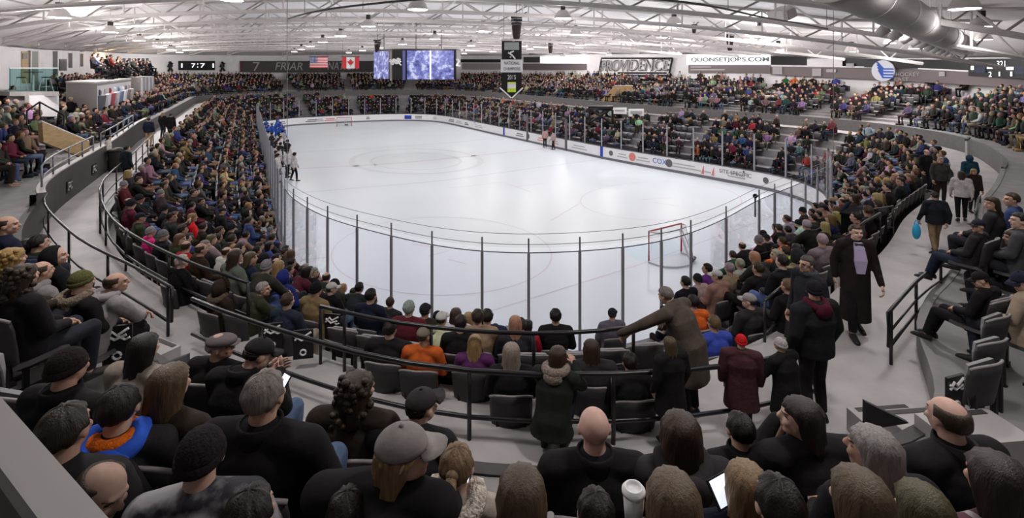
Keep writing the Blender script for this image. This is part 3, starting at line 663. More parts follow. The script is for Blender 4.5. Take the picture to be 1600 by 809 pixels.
p1_.slab('band', 1204, 88, 1260, 101, M_black, s, v0b=89, v1b=102); p3_.slab('band', 1316, 91, 1514, 104, M_black, s, v0b=94, v1b=110, e=-.02); p1_.slab('band', 1204, 104, 1400, 117, M_mauve, s, v0b=107, v1b=126); p2_.slab('band', 1400, 107, 1640, 126, M_mauve, s, v0b=120, v1b=140)
p1_.slab('pale_strip', 1204, 101.5, 1400, 103.5, M_white, s, v0b=104.5, v1b=106.5, e=.04); p2_.slab('pale_strip', 1400, 104.5, 1514, 106.5, M_white, s, v0b=110, v1b=112, e=.04)
for q_, u0, u1, v0, v1 in ((p1_, 1207, 1222, 104.5, 116), (p1_, 1269, 1283, 107, 119), (p1_, 1291, 1306, 108, 113), (p2_, 1467, 1476, 112, 119), (p1_, 1322, 1334, 99, 104)): q_.slab('year_board', u0, v0, u1, v1, M_glet, s, e=.12)
p1_.slab('pale_plate', 1261, 92.5, 1316, 103.5, M_wall, s, e=.1)
s = thing('league_emblem', 'round white league emblem with blue chevron stripes on the right wall', 'emblem'); p = WPlane(1360, 1445, .6); D = p.D(1380); c = WD(1380, 110.5, D); rr = 16.5*D/F
p0, p1 = WD(1365, 110, p.D(1365)), WD(1395, 110, p.D(1395)); X, Nn, L = frame_of(p0, p1)
mb = MB(); mb.tube([c-Nn*.05, c+Nn*.05], rr, 36); mb.build('disc', mat('pale_disc', (.62, .63, .70), .5), s)
def epos(x, y, n=.08): return c+X*(x*rr)+Vector((0, 0, y*rr))+Nn*n
for k_ in range(4):
    y = .25-.27*k_; mb = MB(); q = [(-.62+.06*k_, y+.62), (-.42+.06*k_, y+.62), (.08, y), (.93, y-.02), (.93, y-.15), (-.02, y-.15)]; q = [(max(-.8, x_), min(.85, y_)) for x_, y_ in q]
    V1 = [epos(*z_) for z_ in q]; V2 = [epos(*z_, n=.05) for z_ in q]; mb.add(V1+V2, [(0, 5, 2, 1), (5, 4, 3, 2), (1, 2, 8, 7), (2, 3, 9, 8), (5, 0, 6, 11), (4, 5, 11, 10)]); mb.build('chevron_stripe', M_blet, s)
p.text('HOCKEY', 1400, 113, 1437, 119, M_glet, s, e=.0); p.text('EAST', 1398, 121, 1420, 127, M_glet, s, e=.0)
s = thing('wall_scoreboard', 'large black scoreboard with lit score digits on the right wall', 'scoreboard'); p = WPlane(1513, 1640, .8); p.slab('cabinet', 1513, 92, 1640, 118.5, M_black, s, thick=.3, v0b=91, v1b=125)
for tx, u0, v0, u1, v1 in (('321', 1558, 95, 1571, 104), ('2', 1545, 112, 1550, 120), ('1', 1561, 112, 1563, 119), ('1', 1579, 112, 1582, 119)): p.text(tx, u0, v0, u1, v1, M_digit, s, e=.06, name='digits')
for u0, v0, u1, v1 in ((1542, 103.5, 1550, 107.5), (1572, 104.5, 1583, 109), (1517, 103, 1521, 109)): p.slab('lit_plate', u0, v0, u1, v1, M_digit, s, e=.05, thick=.03)
for u0, v0, u1, v1 in ((1524, 104, 1540, 114), (1586, 104, 1600, 116)): p.slab('penalty_panel', u0, v0, u1, v1, mat('navy_panel', (.02, .025, .06), .5), s, e=.04, thick=.03)
# ================================================================== LEFT SIDE: DECK, WALLS, BALCONY
def room_box(name, u0, v0, u1, v1, D0, D1, m, depth, kind='structure', parent=None):
    o = slab(name, u0, v0, u1, v1, D0, D1, m, parent, depth); 
    if kind: o['kind'] = kind
    return o
pb_ = thing('press_box', 'grey press box with a row of player posters on its rink side', 'press box')
c0, c1, c2 = WD(103, 185, 27.5), WD(151, 185, 26.0), WD(205, 160, 37.0)
for p in (c0, c1, c2): p.z = 4.3
mb = MB(); bk = Vector((-2.2, -.6, 0)); q = [c0, c1, c2, c2+(c0-c1)]; mb.hexa(q, [Vector((p.x, p.y, 6.88)) for p in q]); mb.build('case', M_grey, pb_)
mb = MB(); q2 = [p+(p-(c0+c2)/2)*.01 for p in q]; mb.hexa([Vector((p.x, p.y, 6.88)) for p in q2], [Vector((p.x, p.y, 6.96)) for p in q2]); mb.build('top_ledge', M_steel, pb_)
X, Nn, L = frame_of(c1, c2); cols = [(.10, .10, .12), (.65, .63, .65), (.45, .1, .12), (.6, .6, .64), (.16, .2, .32), (.66, .65, .67), (.2, .18, .2), (.5, .45, .4)]
mb = MB(); mb.hexa([c1+X*.1+Nn*.01+Vector((0, 0, .9)), c2-X*.3+Nn*.01+Vector((0, 0, .9)), c2-X*.3+Vector((0, 0, .9)), c1+X*.1+Vector((0, 0, .9))], [c1+X*.1+Nn*.01+Vector((0, 0, 2.45)), c2-X*.3+Nn*.01+Vector((0, 0, 2.45)), c2-X*.3+Vector((0, 0, 2.45)), c1+X*.1+Vector((0, 0, 2.45))]); mb.build('poster_sheet', M_white, pb_)
for k_ in range(8):
    p = c1+X*(.5+k_*(L-1)/7.6); p.z = 0; mb = MB(); z0 = 5.35; n3 = Nn*.03
    mb.ball(p+n3+Vector((.0, 0, z0+1.05)), (.13, .04, .15), n=8, m=6); mb.tube([p+n3+Vector((0, 0, z0+.9)), p+n3+X*.05+Vector((0, 0, z0+.1))], .2, 8, radii=[.3, .2], flat=1); mb.tube([p+n3+Vector((0, 0, z0+.8)), p+n3+X*.4+Vector((0, 0, z0+.45))], .09, 6)
    mb.build('poster_figure', mat('poster_ink_%d' % k_, cols[k_], .6), pb_)
pb2 = thing('press_box', 'small second grey booth with pale posters, beyond the press box', 'press box')
c0, c1, c2 = WD(216, 160, 41), WD(219, 160, 40), WD(241, 150, 47)
for p in (c0, c1, c2): p.z = 4.6
mb = MB(); q = [c0+Vector((-2, .5, 0)), c1, c2, c2+Vector((-2, .5, 0))]; mb.hexa(q, [Vector((p.x, p.y, 7.0)) for p in q]); mb.build('case', M_grey, pb2)
X, Nn, L = frame_of(c1, c2)
for k_ in range(4):
    p = c1+X*(.35+k_*(L-.5)/4); mb = MB(); mb.box(p+Nn*.02+X*.5+Vector((0, 0, 1.6)), (.9, .03, 1.5), Matrix.Rotation(math.atan2(X.y, X.x), 3, 'Z')); mb.build('poster', mat('poster_pale_%d' % (k_ % 2), ((.6, .58, .62), (.42, .42, .52))[k_ % 2], .6), pb2)
# balcony with tinted glass
bal = thing('glass_balcony', 'balcony with green tinted glass front beside the left wall doors', 'balcony')
bd0, bd1 = 22.0, 23.5; zb = 6.45
slab('floor_slab', 15, 143, 92, 150, bd0, bd1, M_grey, bal, 5.0); slab('lower_wall', 46, 149, 92, 182, bd0+.3, bd1+.3, M_wall, bal, .2); slab('lower_wall', 14, 149, 46, 182, bd0+.1, bd0+.7, M_grey, bal, .2)
M_tint = clear_mat('green_glass', (.62, .78, .77), .12)
for a, b in ((15, 33), (33, 52), (52, 71), (71, 91)): slab('glass_panel', a, 107, b, 144, bd0+(a-15)*.02, bd0+(b-15)*.02, M_tint, bal, .02)
slab('handrail', 15, 105.5, 91, 107.2, bd0, bd1, M_post, bal, .06); slab('glass_panel', 15, 107, 17, 143, bd0, bd0+2.5, M_tint, bal, .02)
def stool(u, D, lb):
    t = thing('bar_stool', lb, 'stool', WD(u, 144, D)); t.location.z = zb
    mb = MB(); mb.lathe([(.17, .74), (.18, .78), (.0, .79)], n=16); mb.build('seat', M_black, t)
    for sx, sy in ((1, 1), (1, -1), (-1, 1), (-1, -1)): mb = MB(); mb.bar((.1*sx, .1*sy, .75), (.2*sx, .2*sy, 0), .015); mb.build('leg', M_steel, t)
    mb = MB(); mb.tube([(.15*math.cos(a), .15*math.sin(a), .3) for a in np.linspace(0, 6.28, 13)], .01, 5); mb.build('foot_ring', M_steel, t)
stool(33, 24.5, 'dark bar stool on the glass balcony, left one'); stool(72, 24.8, 'dark bar stool on the glass balcony, right one')
tb = thing('bar_table', 'tall round table between the stools on the glass balcony', 'table', WD(52, 144, 24.6)); tb.location.z = zb
mb = MB(); mb.lathe([(.35, 1.0), (.36, 1.03), (0, 1.04)], n=24); mb.build('table_top', M_dark, tb); mb = MB(); mb.lathe([(.25, 0), (.04, .04), (.035, 1.0)], n=16); mb.build('pedestal', M_steel, tb)
# doors, windows and pictures on the left wall
def wpart(name, lb, cat, u0, v0, u1, v1, m, back=.12, kind=None, thick=.06):
    o = wslab(name, u0, v0, u1, v1, m, None, back=back, thick=thick)
    if kind: o['kind'] = kind
    else: tag(o, lb, cat)
    return o
d1 = thing('door_1', None, None); d1['kind'] = 'structure'; wslab('leaf', 34, 80, 45, 130, M_wood, d1, back=.12); wslab('door_window', 35.5, 83, 43, 92, M_black, d1, back=.2); wslab('door_frame', 45, 79, 47.5, 130, M_dark, d1)
d2 = thing('door_2', None, None); d2['kind'] = 'structure'; wslab('leaf', 50, 80, 60, 130, mat('grey_green', (.25, .26, .23), .6), d2); wslab('door_frame', 48.6, 79, 50, 130, M_steel, d2)
for k_, (u0, u1, v0, v1) in enumerate(((83.5, 90, 80, 118), (107.5, 113, 83, 106), (126, 130, 84, 104))):
    wd = thing('window_%d' % (k_+1), None, None); wd['kind'] = 'structure'; wslab('frame', u0-1, v0-1, u1+1, v1, M_steel, wd, back=.1); wslab('pane', u0, v0, u1, v1, M_dark, wd, back=.18)
for k_, u in enumerate((185, 193, 201, 209, 216, 222.5, 229)):
    wd = thing('window_%d' % (k_+4), None, None); wd['kind'] = 'structure'; wslab('pane', u, 91, u+3.4, 103, mat('blue_grey_glass', (.14, .15, .18), .3), wd)
pic = thing('framed_picture', 'black framed picture hanging on the left wall between dark windows', 'picture'); wslab('frame', 93.5, 92, 104.5, 110.5, M_black, pic, back=.2); wslab('picture_sheet', 95, 94, 103, 108.5, M_dark, pic, back=.24)
wp = thing('warm_panel', 'orange panel on the warm lit stretch of the left wall', 'panel'); wslab('board', 141.5, 88, 154.5, 98, M_orange, wp, back=.2)
wl = thing('wall_lamp', 'warm wall lamp glowing beside the orange panel', 'lamp'); p = WD(165, 90, wall_at(165, .5)); mb = MB(); mb.ball(p, .16); mb.build('globe', mat('warm_glow', (1, .62, .25), .5, emit=9), wl, True); mb = MB(); mb.bar(p, WD(165, 88, wall_at(165, 0)), .03); mb.build('bracket', M_dark, wl)
L = bpy.data.lights.new('warm_light', 'POINT'); L.energy = 90; L.color = (1, .6, .25); L.shadow_soft_size = .2; o = bpy.data.objects.new('warm_light', L); COL.objects.link(o); o.parent = wl; o.location = p+Vector((.3, -.5, -.1))
# side walls of stairways
def stair_wall(lb, pts, D0, D1, m, thick=.15):
    t = thing('stair_side_wall', lb, 'stair wall'); P = [WD(u, v, D0+(D1-D0)*f) for u, v, f in pts]; X, Nn, L = frame_of(P[0], P[1]); bk = -Nn*thick
    mb = MB(); mb.hexa([P[0], P[1], P[1]+bk, P[0]+bk], [P[3], P[2], P[2]+bk, P[3]+bk]); mb.build('panel', m, t)
    mb = MB(); mb.tube([P[3]-Nn*.07, P[2]-Nn*.07], .06, 6); mb.build('cap', M_steel, t); return t
stair_wall('sloping tan stair side wall in the left upper stand', [(68, 222, 0), (140, 250, 1), (140, 221, 1), (66, 190, 0)], 17, 19, M_wood)
stair_wall('yellow stair side wall in the right upper stand', [(1152, 182, 0), (1215, 178, 1), (1208, 150, 1), (1187, 150, .6)], 44, 41, mat('yellow_paint', (.55, .36, .06), .6, noise=.25, nscale=3))
stair_wall('tan stair side wall in the upper stand below the name sign', [(938, 158, 0), (988, 158, 1), (988, 134, 1), (960, 134, .5)], 54, 52, M_wood)
stair_wall('tan stairway wall in the far end stand beneath the flags', [(491, 150, 0), (522, 150, 1), (516, 124, 1), (493, 124, 0)], 84, 83, M_wood)
# small press sign boards at the right
s = thing('table_banner', 'two white name boards on the front of the right hand scorers platform', 'sign')
for u0, u1, v0, v1 in ((958, 979, 168, 178), (982, 1006, 170, 182)): slab('board', u0, v0, u1, v1, 45.5, 45, M_white, s, .08); slab('print_line', u0+3, v0+3.4, u1-3, v1-4, 45.4, 44.9, M_glet, s, .03)
s = thing('camera_platform', 'dark trestle platform with crossed braces above the right boards', 'platform')
for a, b in (((921, 170), (955, 192)), ((955, 170), (921, 192)), ((921, 170), (957, 172)), ((921, 170), (921, 192)), ((957, 172), (957, 194))): mb = MB(); mb.bar(WD(*a, 45.5), WD(*b, 45.5), .1); mb.build('brace', M_black, s)
slab('deck', 919, 166, 958, 170, 45.6, 45.2, M_black, s, 1.2)
# black box put in for the dark vomitory opening by the right corner
pit = thing('vomitory_void', 'black box standing in for the dark vomitory beside the right corner steps', 'case', W(1350, 375, ZC)); M_void = mat('void_black', (.006, .006, .006), .95, spec=.05); mb = MB(); mb.box((0, 0, .3), (.8, .7, .6), Matrix.Rotation(.7, 3, 'Z')); mb.build('void_box', M_void, pit); mb = MB(); mb.box((0, 0, .62), (.84, .74, .05), Matrix.Rotation(.7, 3, 'Z')); mb.build('lid', M_void, pit)
wp_ = thing('white_partition', 'plain pale partition panel behind the people on the right walkway', 'partition', W(1532, 290, ZC)); mb = MB(); mb.box((.1, .6, .75), (.9, .06, 1.5), Matrix.Rotation(.75, 3, 'Z')); mb.build('panel', M_wall, wp_); mb = MB(); mb.box((.1, .6, 1.53), (.94, .08, .06), Matrix.Rotation(.75, 3, 'Z')); mb.build('top_edge', M_dark, wp_)
bin_ = thing('waste_bin', 'dark grey waste bin standing by the left parapet', 'bin', W(183, 268, ZC)); mb = MB(); mb.lathe([(.26, 0), (.30, .75), (.31, .8)], n=18); mb.build('drum', M_dark, bin_, True); mb = MB(); mb.lathe([(.33, .8), (.33, .84), (.1, .93), (0, .94)], n=18); mb.build('lid', M_black, bin_, True)

# ================================================================== RAILS
def rail(label, pts, h=.78, mid=.30, r=.022, posts=None, loop0=False, loop1=False, m=M_rail, extra=(), group=None):
    "pts: points on the floor; top bar, lower bar and posts"
    t = thing('guard_rail', label, 'railing', (0, 0, 0), 0, group); P = [Vector(p) for p in pts]
    top = [p+Vector((0, 0, h)) for p in P]; low = [p+Vector((0, 0, h*mid)) for p in P]
    def dense(L): return L
    mb = MB(); q = dense(top)
    if loop0: q = [low[0]+(P[0]-P[1]).normalized()*.12+Vector((0, 0, .02)), top[0]+(P[0]-P[1]).normalized()*.14]+q
    if loop1: q = q+[top[-1]+(P[-1]-P[-2]).normalized()*.14, low[-1]+(P[-1]-P[-2]).normalized()*.12+Vector((0, 0, .02))]
    mb.tube(q, r*1.15, 8); mb.build('top_bar', m, t, True)
    mb = MB(); mb.tube(low, r*1.0, 8); mb.build('lower_bar', m, t, True)
    for e in extra: mb = MB(); mb.tube([p+Vector((0, 0, h*e)) for p in P], r*.8, 6); mb.build('lower_bar', m, t, True)
    n = len(P); sel = posts if posts is not None else range(0, n, 2)
    for k_ in sel: mb = MB(); mb.bar(P[k_], P[k_]+Vector((0, 0, h)), r, 8); mb.build('post', m, t, True)
    return t
def curve(dfun, i0, i1, z, n, dd=0.0): return [(*off(i, dfun(i)+dd)[:2], z) for i in np.linspace(i0, i1, n)]
def iO(u, lo=176, hi=206): 
    best = min(((abs(PX(*off(q, dO(q)+.02)[:2], ZC)[0]-u), q) for q in np.arange(lo, hi, .05))); return best[1]
def iT(u, lo=176, hi=206):
    best = min(((abs(PX(*off(q, dT(q)-.05)[:2], ZC)[0]-u), q) for q in np.arange(lo, hi, .05))); return best[1]
rail('long black guard rail along the left front of the near upper stand', curve(dO, 205, iO(262), ZC, 13, .02), h=.76, posts=[0, 3, 6, 9, 12], loop1=True)
us = [300, 345, 407, 480, 556, 640, 735, 845, 955, 1065, 1170, 1240, 1283]; pts = [(*off(iO(u), dO(iO(u))+.02)[:2], ZC) for u in us]
rail('long curved black guard rail in front of the near middle rows', pts, h=.74, mid=.33, r=.024, posts=[2, 4, 6, 8, 12])
us = [1392, 1412, 1432, 1452, 1470, 1486, 1500, 1512]; pts = [(*off(iO(u, 176, 186), dO(iO(u, 176, 186))+.02)[:2], ZC) for u in us]
rail('black guard rail with bent end loop right of the walkway', pts, h=.74, mid=.35, r=.022, posts=[0, 2, 4, 6, 7], loop0=True, extra=(.62,))
rail('black guard rail farther up the right walkway', curve(dO, 175.5, 171, ZC, 5, .02), h=.8, posts=[0, 2, 4])
rail('black rail behind the top lower-stand row at the left corner', curve(dT, iT(158), iT(395), ZC, 9, .02), h=.80, mid=.4, posts=[0, 2, 4, 6, 8])
rail('black rail behind the top lower-stand row at the middle', curve(dT, iT(505), iT(985), ZC, 11, .02), h=.78, mid=.42, posts=[0, 1, 4, 7, 10])
rail('black rail along the inner edge of the left walkway', curve(dT, 202.3, 226, ZC, 15, .05), h=.85, mid=.45, extra=(.1,))
rail('grey rail on top of the left upper-stand parapet', curve(dO, 204, 214, ZU+.28, 9, .06), h=.55, mid=.4, m=M_postd)
rail('grey rail on the parapet past the dark signs, left side', curve(dO, 216, 232, ZU+.28, 11, .06), h=.55, mid=.4, m=M_postd)
def pxrail(label, pp, z, **k): return rail(label, [W(u, v, z) for u, v in pp], **k)
rail('small black step rail between right lower seats', [W(1195, 545, 3.5), W(1240, 500, 3.5)], h=.7, posts=[0, 1], r=.02)
rail('black stair rail with square end above the right corner seats', [W(1243, 415, 2.5), W(1275, 405, 2.7), W(1310, 393, 2.9)], h=.75, posts=[0, 1, 2], r=.025)
rail('long sloping black rail down the right lower stand', [W(1170, 445, 2.0), W(1240, 425, 2.4), W(1300, 410, 2.8)], h=.7, posts=[0, 2], r=.022)
rail('black step rail beside the dark box on the right walkway', [W(1320, 430, 3.5), W(1350, 402, 3.6), W(1375, 385, 3.6)], h=.75, posts=[0, 1, 2], r=.022)
rail('black end rail across the top of the right corner seats', [W(1395, 368, 3.6), W(1345, 378, 3.6)], h=.7, posts=[0, 1], r=.025)
rail('black stair rail at the left upper stand entrance', [WD(42, 215, 19), WD(62, 200, 19.5), WD(100, 222, 19)], h=1.0, posts=[0, 1, 2], r=.03)
# steps with dark nosings up into the near stand
def steps(label, uv, n, z0, dz, wdir, w_, depth, m=M_conc):
    t = thing('stair_flight', label, 'stairs'); p = W(*uv, z0); dirn = Vector((wdir[0], wdir[1], 0)).normalized(); side = Vector((-dirn.y, dirn.x, 0))
    for k_ in range(n):
        a = p+dirn*(depth*k_)+Vector((0, 0, 0)); mb = MB(); R = Matrix((dirn, side, Vector((0, 0, 1)))).transposed(); z1 = z0+dz*(k_+1)
        mb.box(Vector((a.x, a.y, (z0+z1)/2))+dirn*depth/2, (depth, w_, z1-z0), R); mb.build('step', m, t)
        mb = MB(); mb.box(Vector((a.x, a.y, z1+.003))+dirn*.05, (.06, w_*.8, .006), R); mb.build('nosing_strip', M_dark, t)
    return t
steps('pale steps with dark nosings between the middle and right near rows', (1372, 668), 3, ZC, .25, (.10, -1), .75, .42)
steps('pale steps with dark nosings climbing into the left near rows', (262, 560), 4, ZC, .25, (-.45, -.9), .6, .45)
tr = thing('stair_cheek', 'dark triangular stair cheek panel beside the right steps', 'panel'); P = [WD(1353, 628, 5.05), WD(1421, 661, 4.75), WD(1353, 672, 5.0)]; mb = MB(); bk = Vector((0, .05, .0)); mb.add(P+[p+bk for p in P], [(0, 1, 2), (5, 4, 3), (0, 3, 4, 1), (1, 4, 5, 2), (2, 5, 3, 0)]); mb.build('panel', M_black, tr)
tr = thing('stair_cheek', 'dark triangular stair cheek panel beside the left steps', 'panel'); P = [WD(247, 572, 5.0), WD(292, 555, 5.2), WD(292, 598, 5.0)]; mb = MB(); mb.add(P+[p+bk for p in P], [(0, 1, 2), (5, 4, 3), (0, 3, 4, 1), (1, 4, 5, 2), (2, 5, 3, 0)]); mb.build('panel', M_black, tr)
# sloping ledge in the bottom left corner
lg = thing('balcony_ledge', 'broad grey sloping ledge cap in the bottom left corner of the near stand', 'ledge')
a0, a1 = W(-70, 540, 6.6), W(215, 860, 6.55); dv = (a1-a0).normalized(); sd = Vector((dv.y, -dv.x, 0)); sd = sd if sd.x < 0 else -sd
wdt = .085
mb = MB(); mb.hexa([a0-Vector((0, 0, .05)), a1-Vector((0, 0, .05)), a1+sd*wdt-Vector((0, 0, .05)), a0+sd*wdt-Vector((0, 0, .05))], [a0, a1, a1+sd*wdt, a0+sd*wdt]); mb.build('cap', mat('ledge_paint', (.30, .275, .27), .5), lg)
mb = MB(); lo = Vector((0, 0, .7)); mb.hexa([a0+sd*.01-lo, a1+sd*.01-lo, a1+sd*(wdt-.01)-lo, a0+sd*(wdt-.01)-lo], [a0+sd*.01-Vector((0, 0, .05)), a1+sd*.01-Vector((0, 0, .05)), a1+sd*(wdt-.01)-Vector((0, 0, .05)), a0+sd*(wdt-.01)-Vector((0, 0, .05))]); mb.build('wall_panel', M_dark, lg)
# painted college emblem plates on the left parapet
def pc_plate(i, lb):
    x, y, n = off(i, dO(i)-.02); t = thing('emblem_plate', lb, 'emblem', (x, y, ZC+.45), math.atan2(n[1], n[0])-math.pi/2)
    mb = MB(); mb.box((0, 0, 0), (.55, .02, .34)); mb.build('plate', M_black, t)
    mb = MB(); mb.tube([(-.2, -.02, -.1), (-.2, -.02, .11), (-.05, -.02, .11), (-.02, -.02, .04), (-.06, -.02, -.01), (-.2, -.02, -.01)], .022, 6); mb.tube([(.2, -.02, .09), (.08, -.02, .11), (.03, -.02, 0), (.08, -.02, -.1), (.2, -.02, -.08)], .022, 6); mb.build('letters', M_glet, t)
pc_plate(208.5, 'black plate with pale letters on the left parapet, nearer one'); pc_plate(213.5, 'black plate with pale letters on the left parapet, farther one')
# ================================================================== PEOPLE
def V(*a): return Vector(a)
def rx(p, c, a):
    d = p-c; ca, sa = math.cos(a), math.sin(a); return Vector((p.x, c.y+d.y*ca-d.z*sa, c.z+d.y*sa+d.z*ca))
def sit_base(pitch=0.0, knee_y=.45, ank=(.12, .42, .09), toe_dy=.17, spread=.12, elb=None, wr=None, elbL=None, wrL=None):
    J = dict(pel=V(0, 0, .52), wai=V(0, -.02, .70), che=V(0, -.04, .88), nek=V(0, -.04, 1.05), hed=V(0, .0, 1.20))
    for s, k in ((1, 'R'), (-1, 'L')):
        J['sho'+k] = V(.19*s, -.04, 1.0)
    c = J['pel']
    for k in ('wai', 'che', 'nek', 'hed', 'shoR', 'shoL'): J[k] = rx(J[k], c, -pitch)
    for s, k in ((1, 'R'), (-1, 'L')):
        J['hip'+k] = V(.09*s, .02, .50); J['kne'+k] = V(spread*s, knee_y, .52); J['ank'+k] = V(ank[0]*s, ank[1], ank[2]); J['toe'+k] = V(ank[0]*s*1.1, ank[1]+toe_dy, ank[2]-.045)
    e = elb or V(.26, .02, .75); w_ = wr or V(.07, .27, .64)
    J['elbR'] = e; J['wriR'] = w_; J['elbL'] = elbL or V(-e.x, e.y, e.z); J['wriL'] = wrL or V(-w_.x, w_.y+.02, w_.z)
    return J
def stand_base(swing=0.0, arm=0.0, lean=0.0):
    J = dict(pel=V(0, 0, .95), wai=V(0, 0, 1.10), che=V(0, -.01, 1.28), nek=V(0, -.01, 1.47), hed=V(0, .03, 1.62))
    for s, k in ((1, 'R'), (-1, 'L')):
        f = swing*s
        J['sho'+k] = V(.19*s, -.01, 1.42); J['elb'+k] = V(.25*s, -.03-arm*s, 1.14); J['wri'+k] = V(.25*s, .06-arm*2*s, .90)
        J['hip'+k] = V(.09*s, 0, .92); J['kne'+k] = V(.10*s, .03+f*.55, .50); J['ank'+k] = V(.10*s, -.02+f, .09+(.05 if f < 0 else 0)); J['toe'+k] = V(.12*s, .15+f, .045)
    if lean:
        for k in ('wai', 'che', 'nek', 'hed', 'shoR', 'shoL', 'elbR', 'elbL', 'wriR', 'wriL'): J[k] = rx(J[k], J['pel'], -lean)
    return J
def make_pose(n):
    if n == 'sit': return sit_base()
    if n == 'sit_forward': return sit_base(.38, elb=V(.2, .34, .74), wr=V(.05, .5, .66), elbL=V(-.2, .34, .74), wrL=V(-.05, .5, .68))
    if n == 'sit_phone': return sit_base(.15, elb=V(.25, .14, .76), wr=V(.06, .36, .86), elbL=V(-.24, .12, .74), wrL=V(-.05, .34, .84))
    if n == 'sit_hand': return sit_base(.12, elb=V(.2, .24, .80), wr=V(.05, .2, 1.06), elbL=V(-.22, .2, .76), wrL=V(-.05, .22, 1.02))
    if n == 'sit_back': return sit_base(-.12, ank=(.08, .62, .11), knee_y=.47, toe_dy=.15, spread=.11, elb=V(.27, -.02, .74), wr=V(.1, .2, .66))
    if n == 'stand': return stand_base()
    if n == 'walk': return stand_base(.16, .07)
    if n == 'lean':
        J = stand_base(0, 0, .42); J['elbL'] = V(-.34, .40, 1.2); J['wriL'] = V(-.42, .62, 1.02); J['elbR'] = V(.3, .3, 1.12); J['wriR'] = V(.34, .5, .98); return J
    if n == 'rail':
        J = stand_base(0, 0, .12); 
        for s, k in ((1, 'R'), (-1, 'L')): J['elb'+k] = V(.25*s, .16, 1.15); J['wri'+k] = V(.12*s, .38, 1.12)
        return J
    if n == 'crouch':
        J = stand_base(0, 0, .35)
        for k in J: J[k] = J[k]-V(0, .12, .60)
        for s, k in ((1, 'R'), (-1, 'L')):
            J['hip'+k] = V(.09*s, -.12, .34); J['kne'+k] = V(.13*s, .26, .48); J['ank'+k] = V(.11*s, -.02, .09); J['toe'+k] = V(.12*s, .13, .045)
            J['elb'+k] = V(.24*s, .22, .62); J['wri'+k] = V(.12*s, .42, .72)
        return J
def ring(c, rx_, ry_, t, n=20, ex=2.3):
    t = Vector(t).normalized(); e1 = V(1, 0, 0); e2 = t.cross(e1).normalized(); L = []
    for q in range(n):
        a = 2*math.pi*q/n; ca, sa = math.cos(a), math.sin(a); f = lambda z_: math.copysign(abs(z_)**(2/ex), z_)
        L.append(Vector(c)+e1*rx_*f(ca)+e2*ry_*f(sa))
    return L
def remesh(mb, voxel, name, mats, it=3):
    ob = link('tmp', mb.mesh('tmp', mats)); md = ob.modifiers.new('r', 'REMESH'); md.mode = 'VOXEL'; md.voxel_size = voxel; md.use_smooth_shade = True
    sm = ob.modifiers.new('s', 'SMOOTH'); sm.iterations = it; sm.factor = .5
    me = bpy.data.meshes.new_from_object(ob.evaluated_get(bpy.context.evaluated_depsgraph_get())); me.name = name
    t = ob.data; bpy.data.objects.remove(ob); bpy.data.meshes.remove(t)
    if not me.materials: 
        for m in (mats if isinstance(mats, (list, tuple)) else [mats]): me.materials.append(m)
    me.polygons.foreach_set('use_smooth', [True]*len(me.polygons)); return me
def head_prims(mb, M):
    R = M.to_3x3(); P = lambda x, y, z: M @ V(x, y, z)
    mb.ball(P(0, -.012, .025), (.075, .094, .093), R, 18, 14); mb.ball(P(0, .022, -.045), (.060, .070, .072), R, 14, 10)
    mb.ball(P(0, .060, -.088), (.030, .028, .022), R); mb.ball(P(0, .074, .034), (.048, .018, .014), R)
    mb.tube([P(0, .086, .02), P(0, .104, -.018)], .012, 8, radii=[.009, .016]); mb.ball(P(0, .104, -.020), (.015, .013, .011), R)
    for s in (1, -1): mb.ball(P(.076*s, -.010, -.004), (.011, .022, .033), R); mb.ball(P(.036*s, .066, -.025), (.022, .022, .022), R)
    mb.ball(P(0, .084, -.052), (.024, .011, .008), R); mb.ball(P(0, .082, -.064), (.020, .011, .008), R)
def hand_islands(mb, w_, d, n, s):
    "palm, four bent fingers of unequal length and a thumb leaving the side of the palm"
    d = d.normalized(); n = (n-d*n.dot(d)).normalized(); x = d.cross(n)*s; P = lambda a, b, c: w_+d*a+x*b+n*c
    mb.loft([[P(a, b*wd, c*th) for b, c in ((1, 1), (-1, 1), (-1, -1), (1, -1))] for a, wd, th in ((-.03, .024, .018), (.02, .036, .016), (.085, .042, .013))])
    for k, (b, L) in enumerate(((.033, .070), (.011, .078), (-.011, .073), (-.032, .058))):
        p0 = P(.082, b, 0); p1 = p0+d*L*.5+n*.012; p2 = p1+d*L*.3+n*.028; p3 = p2+d*L*.12+n*.03
        mb.tube([p0, p1, p2, p3], .009, 7, radii=[.0098, .0092, .0085, .006])
    q0 = P(.015, .03, .004); q1 = q0+x*.035+d*.035+n*.008; q2 = q1+d*.03+x*.008+n*.012
    mb.tube([q0, q1, q2], .011, 7, radii=[.013, .0115, .008])
POSES = {}
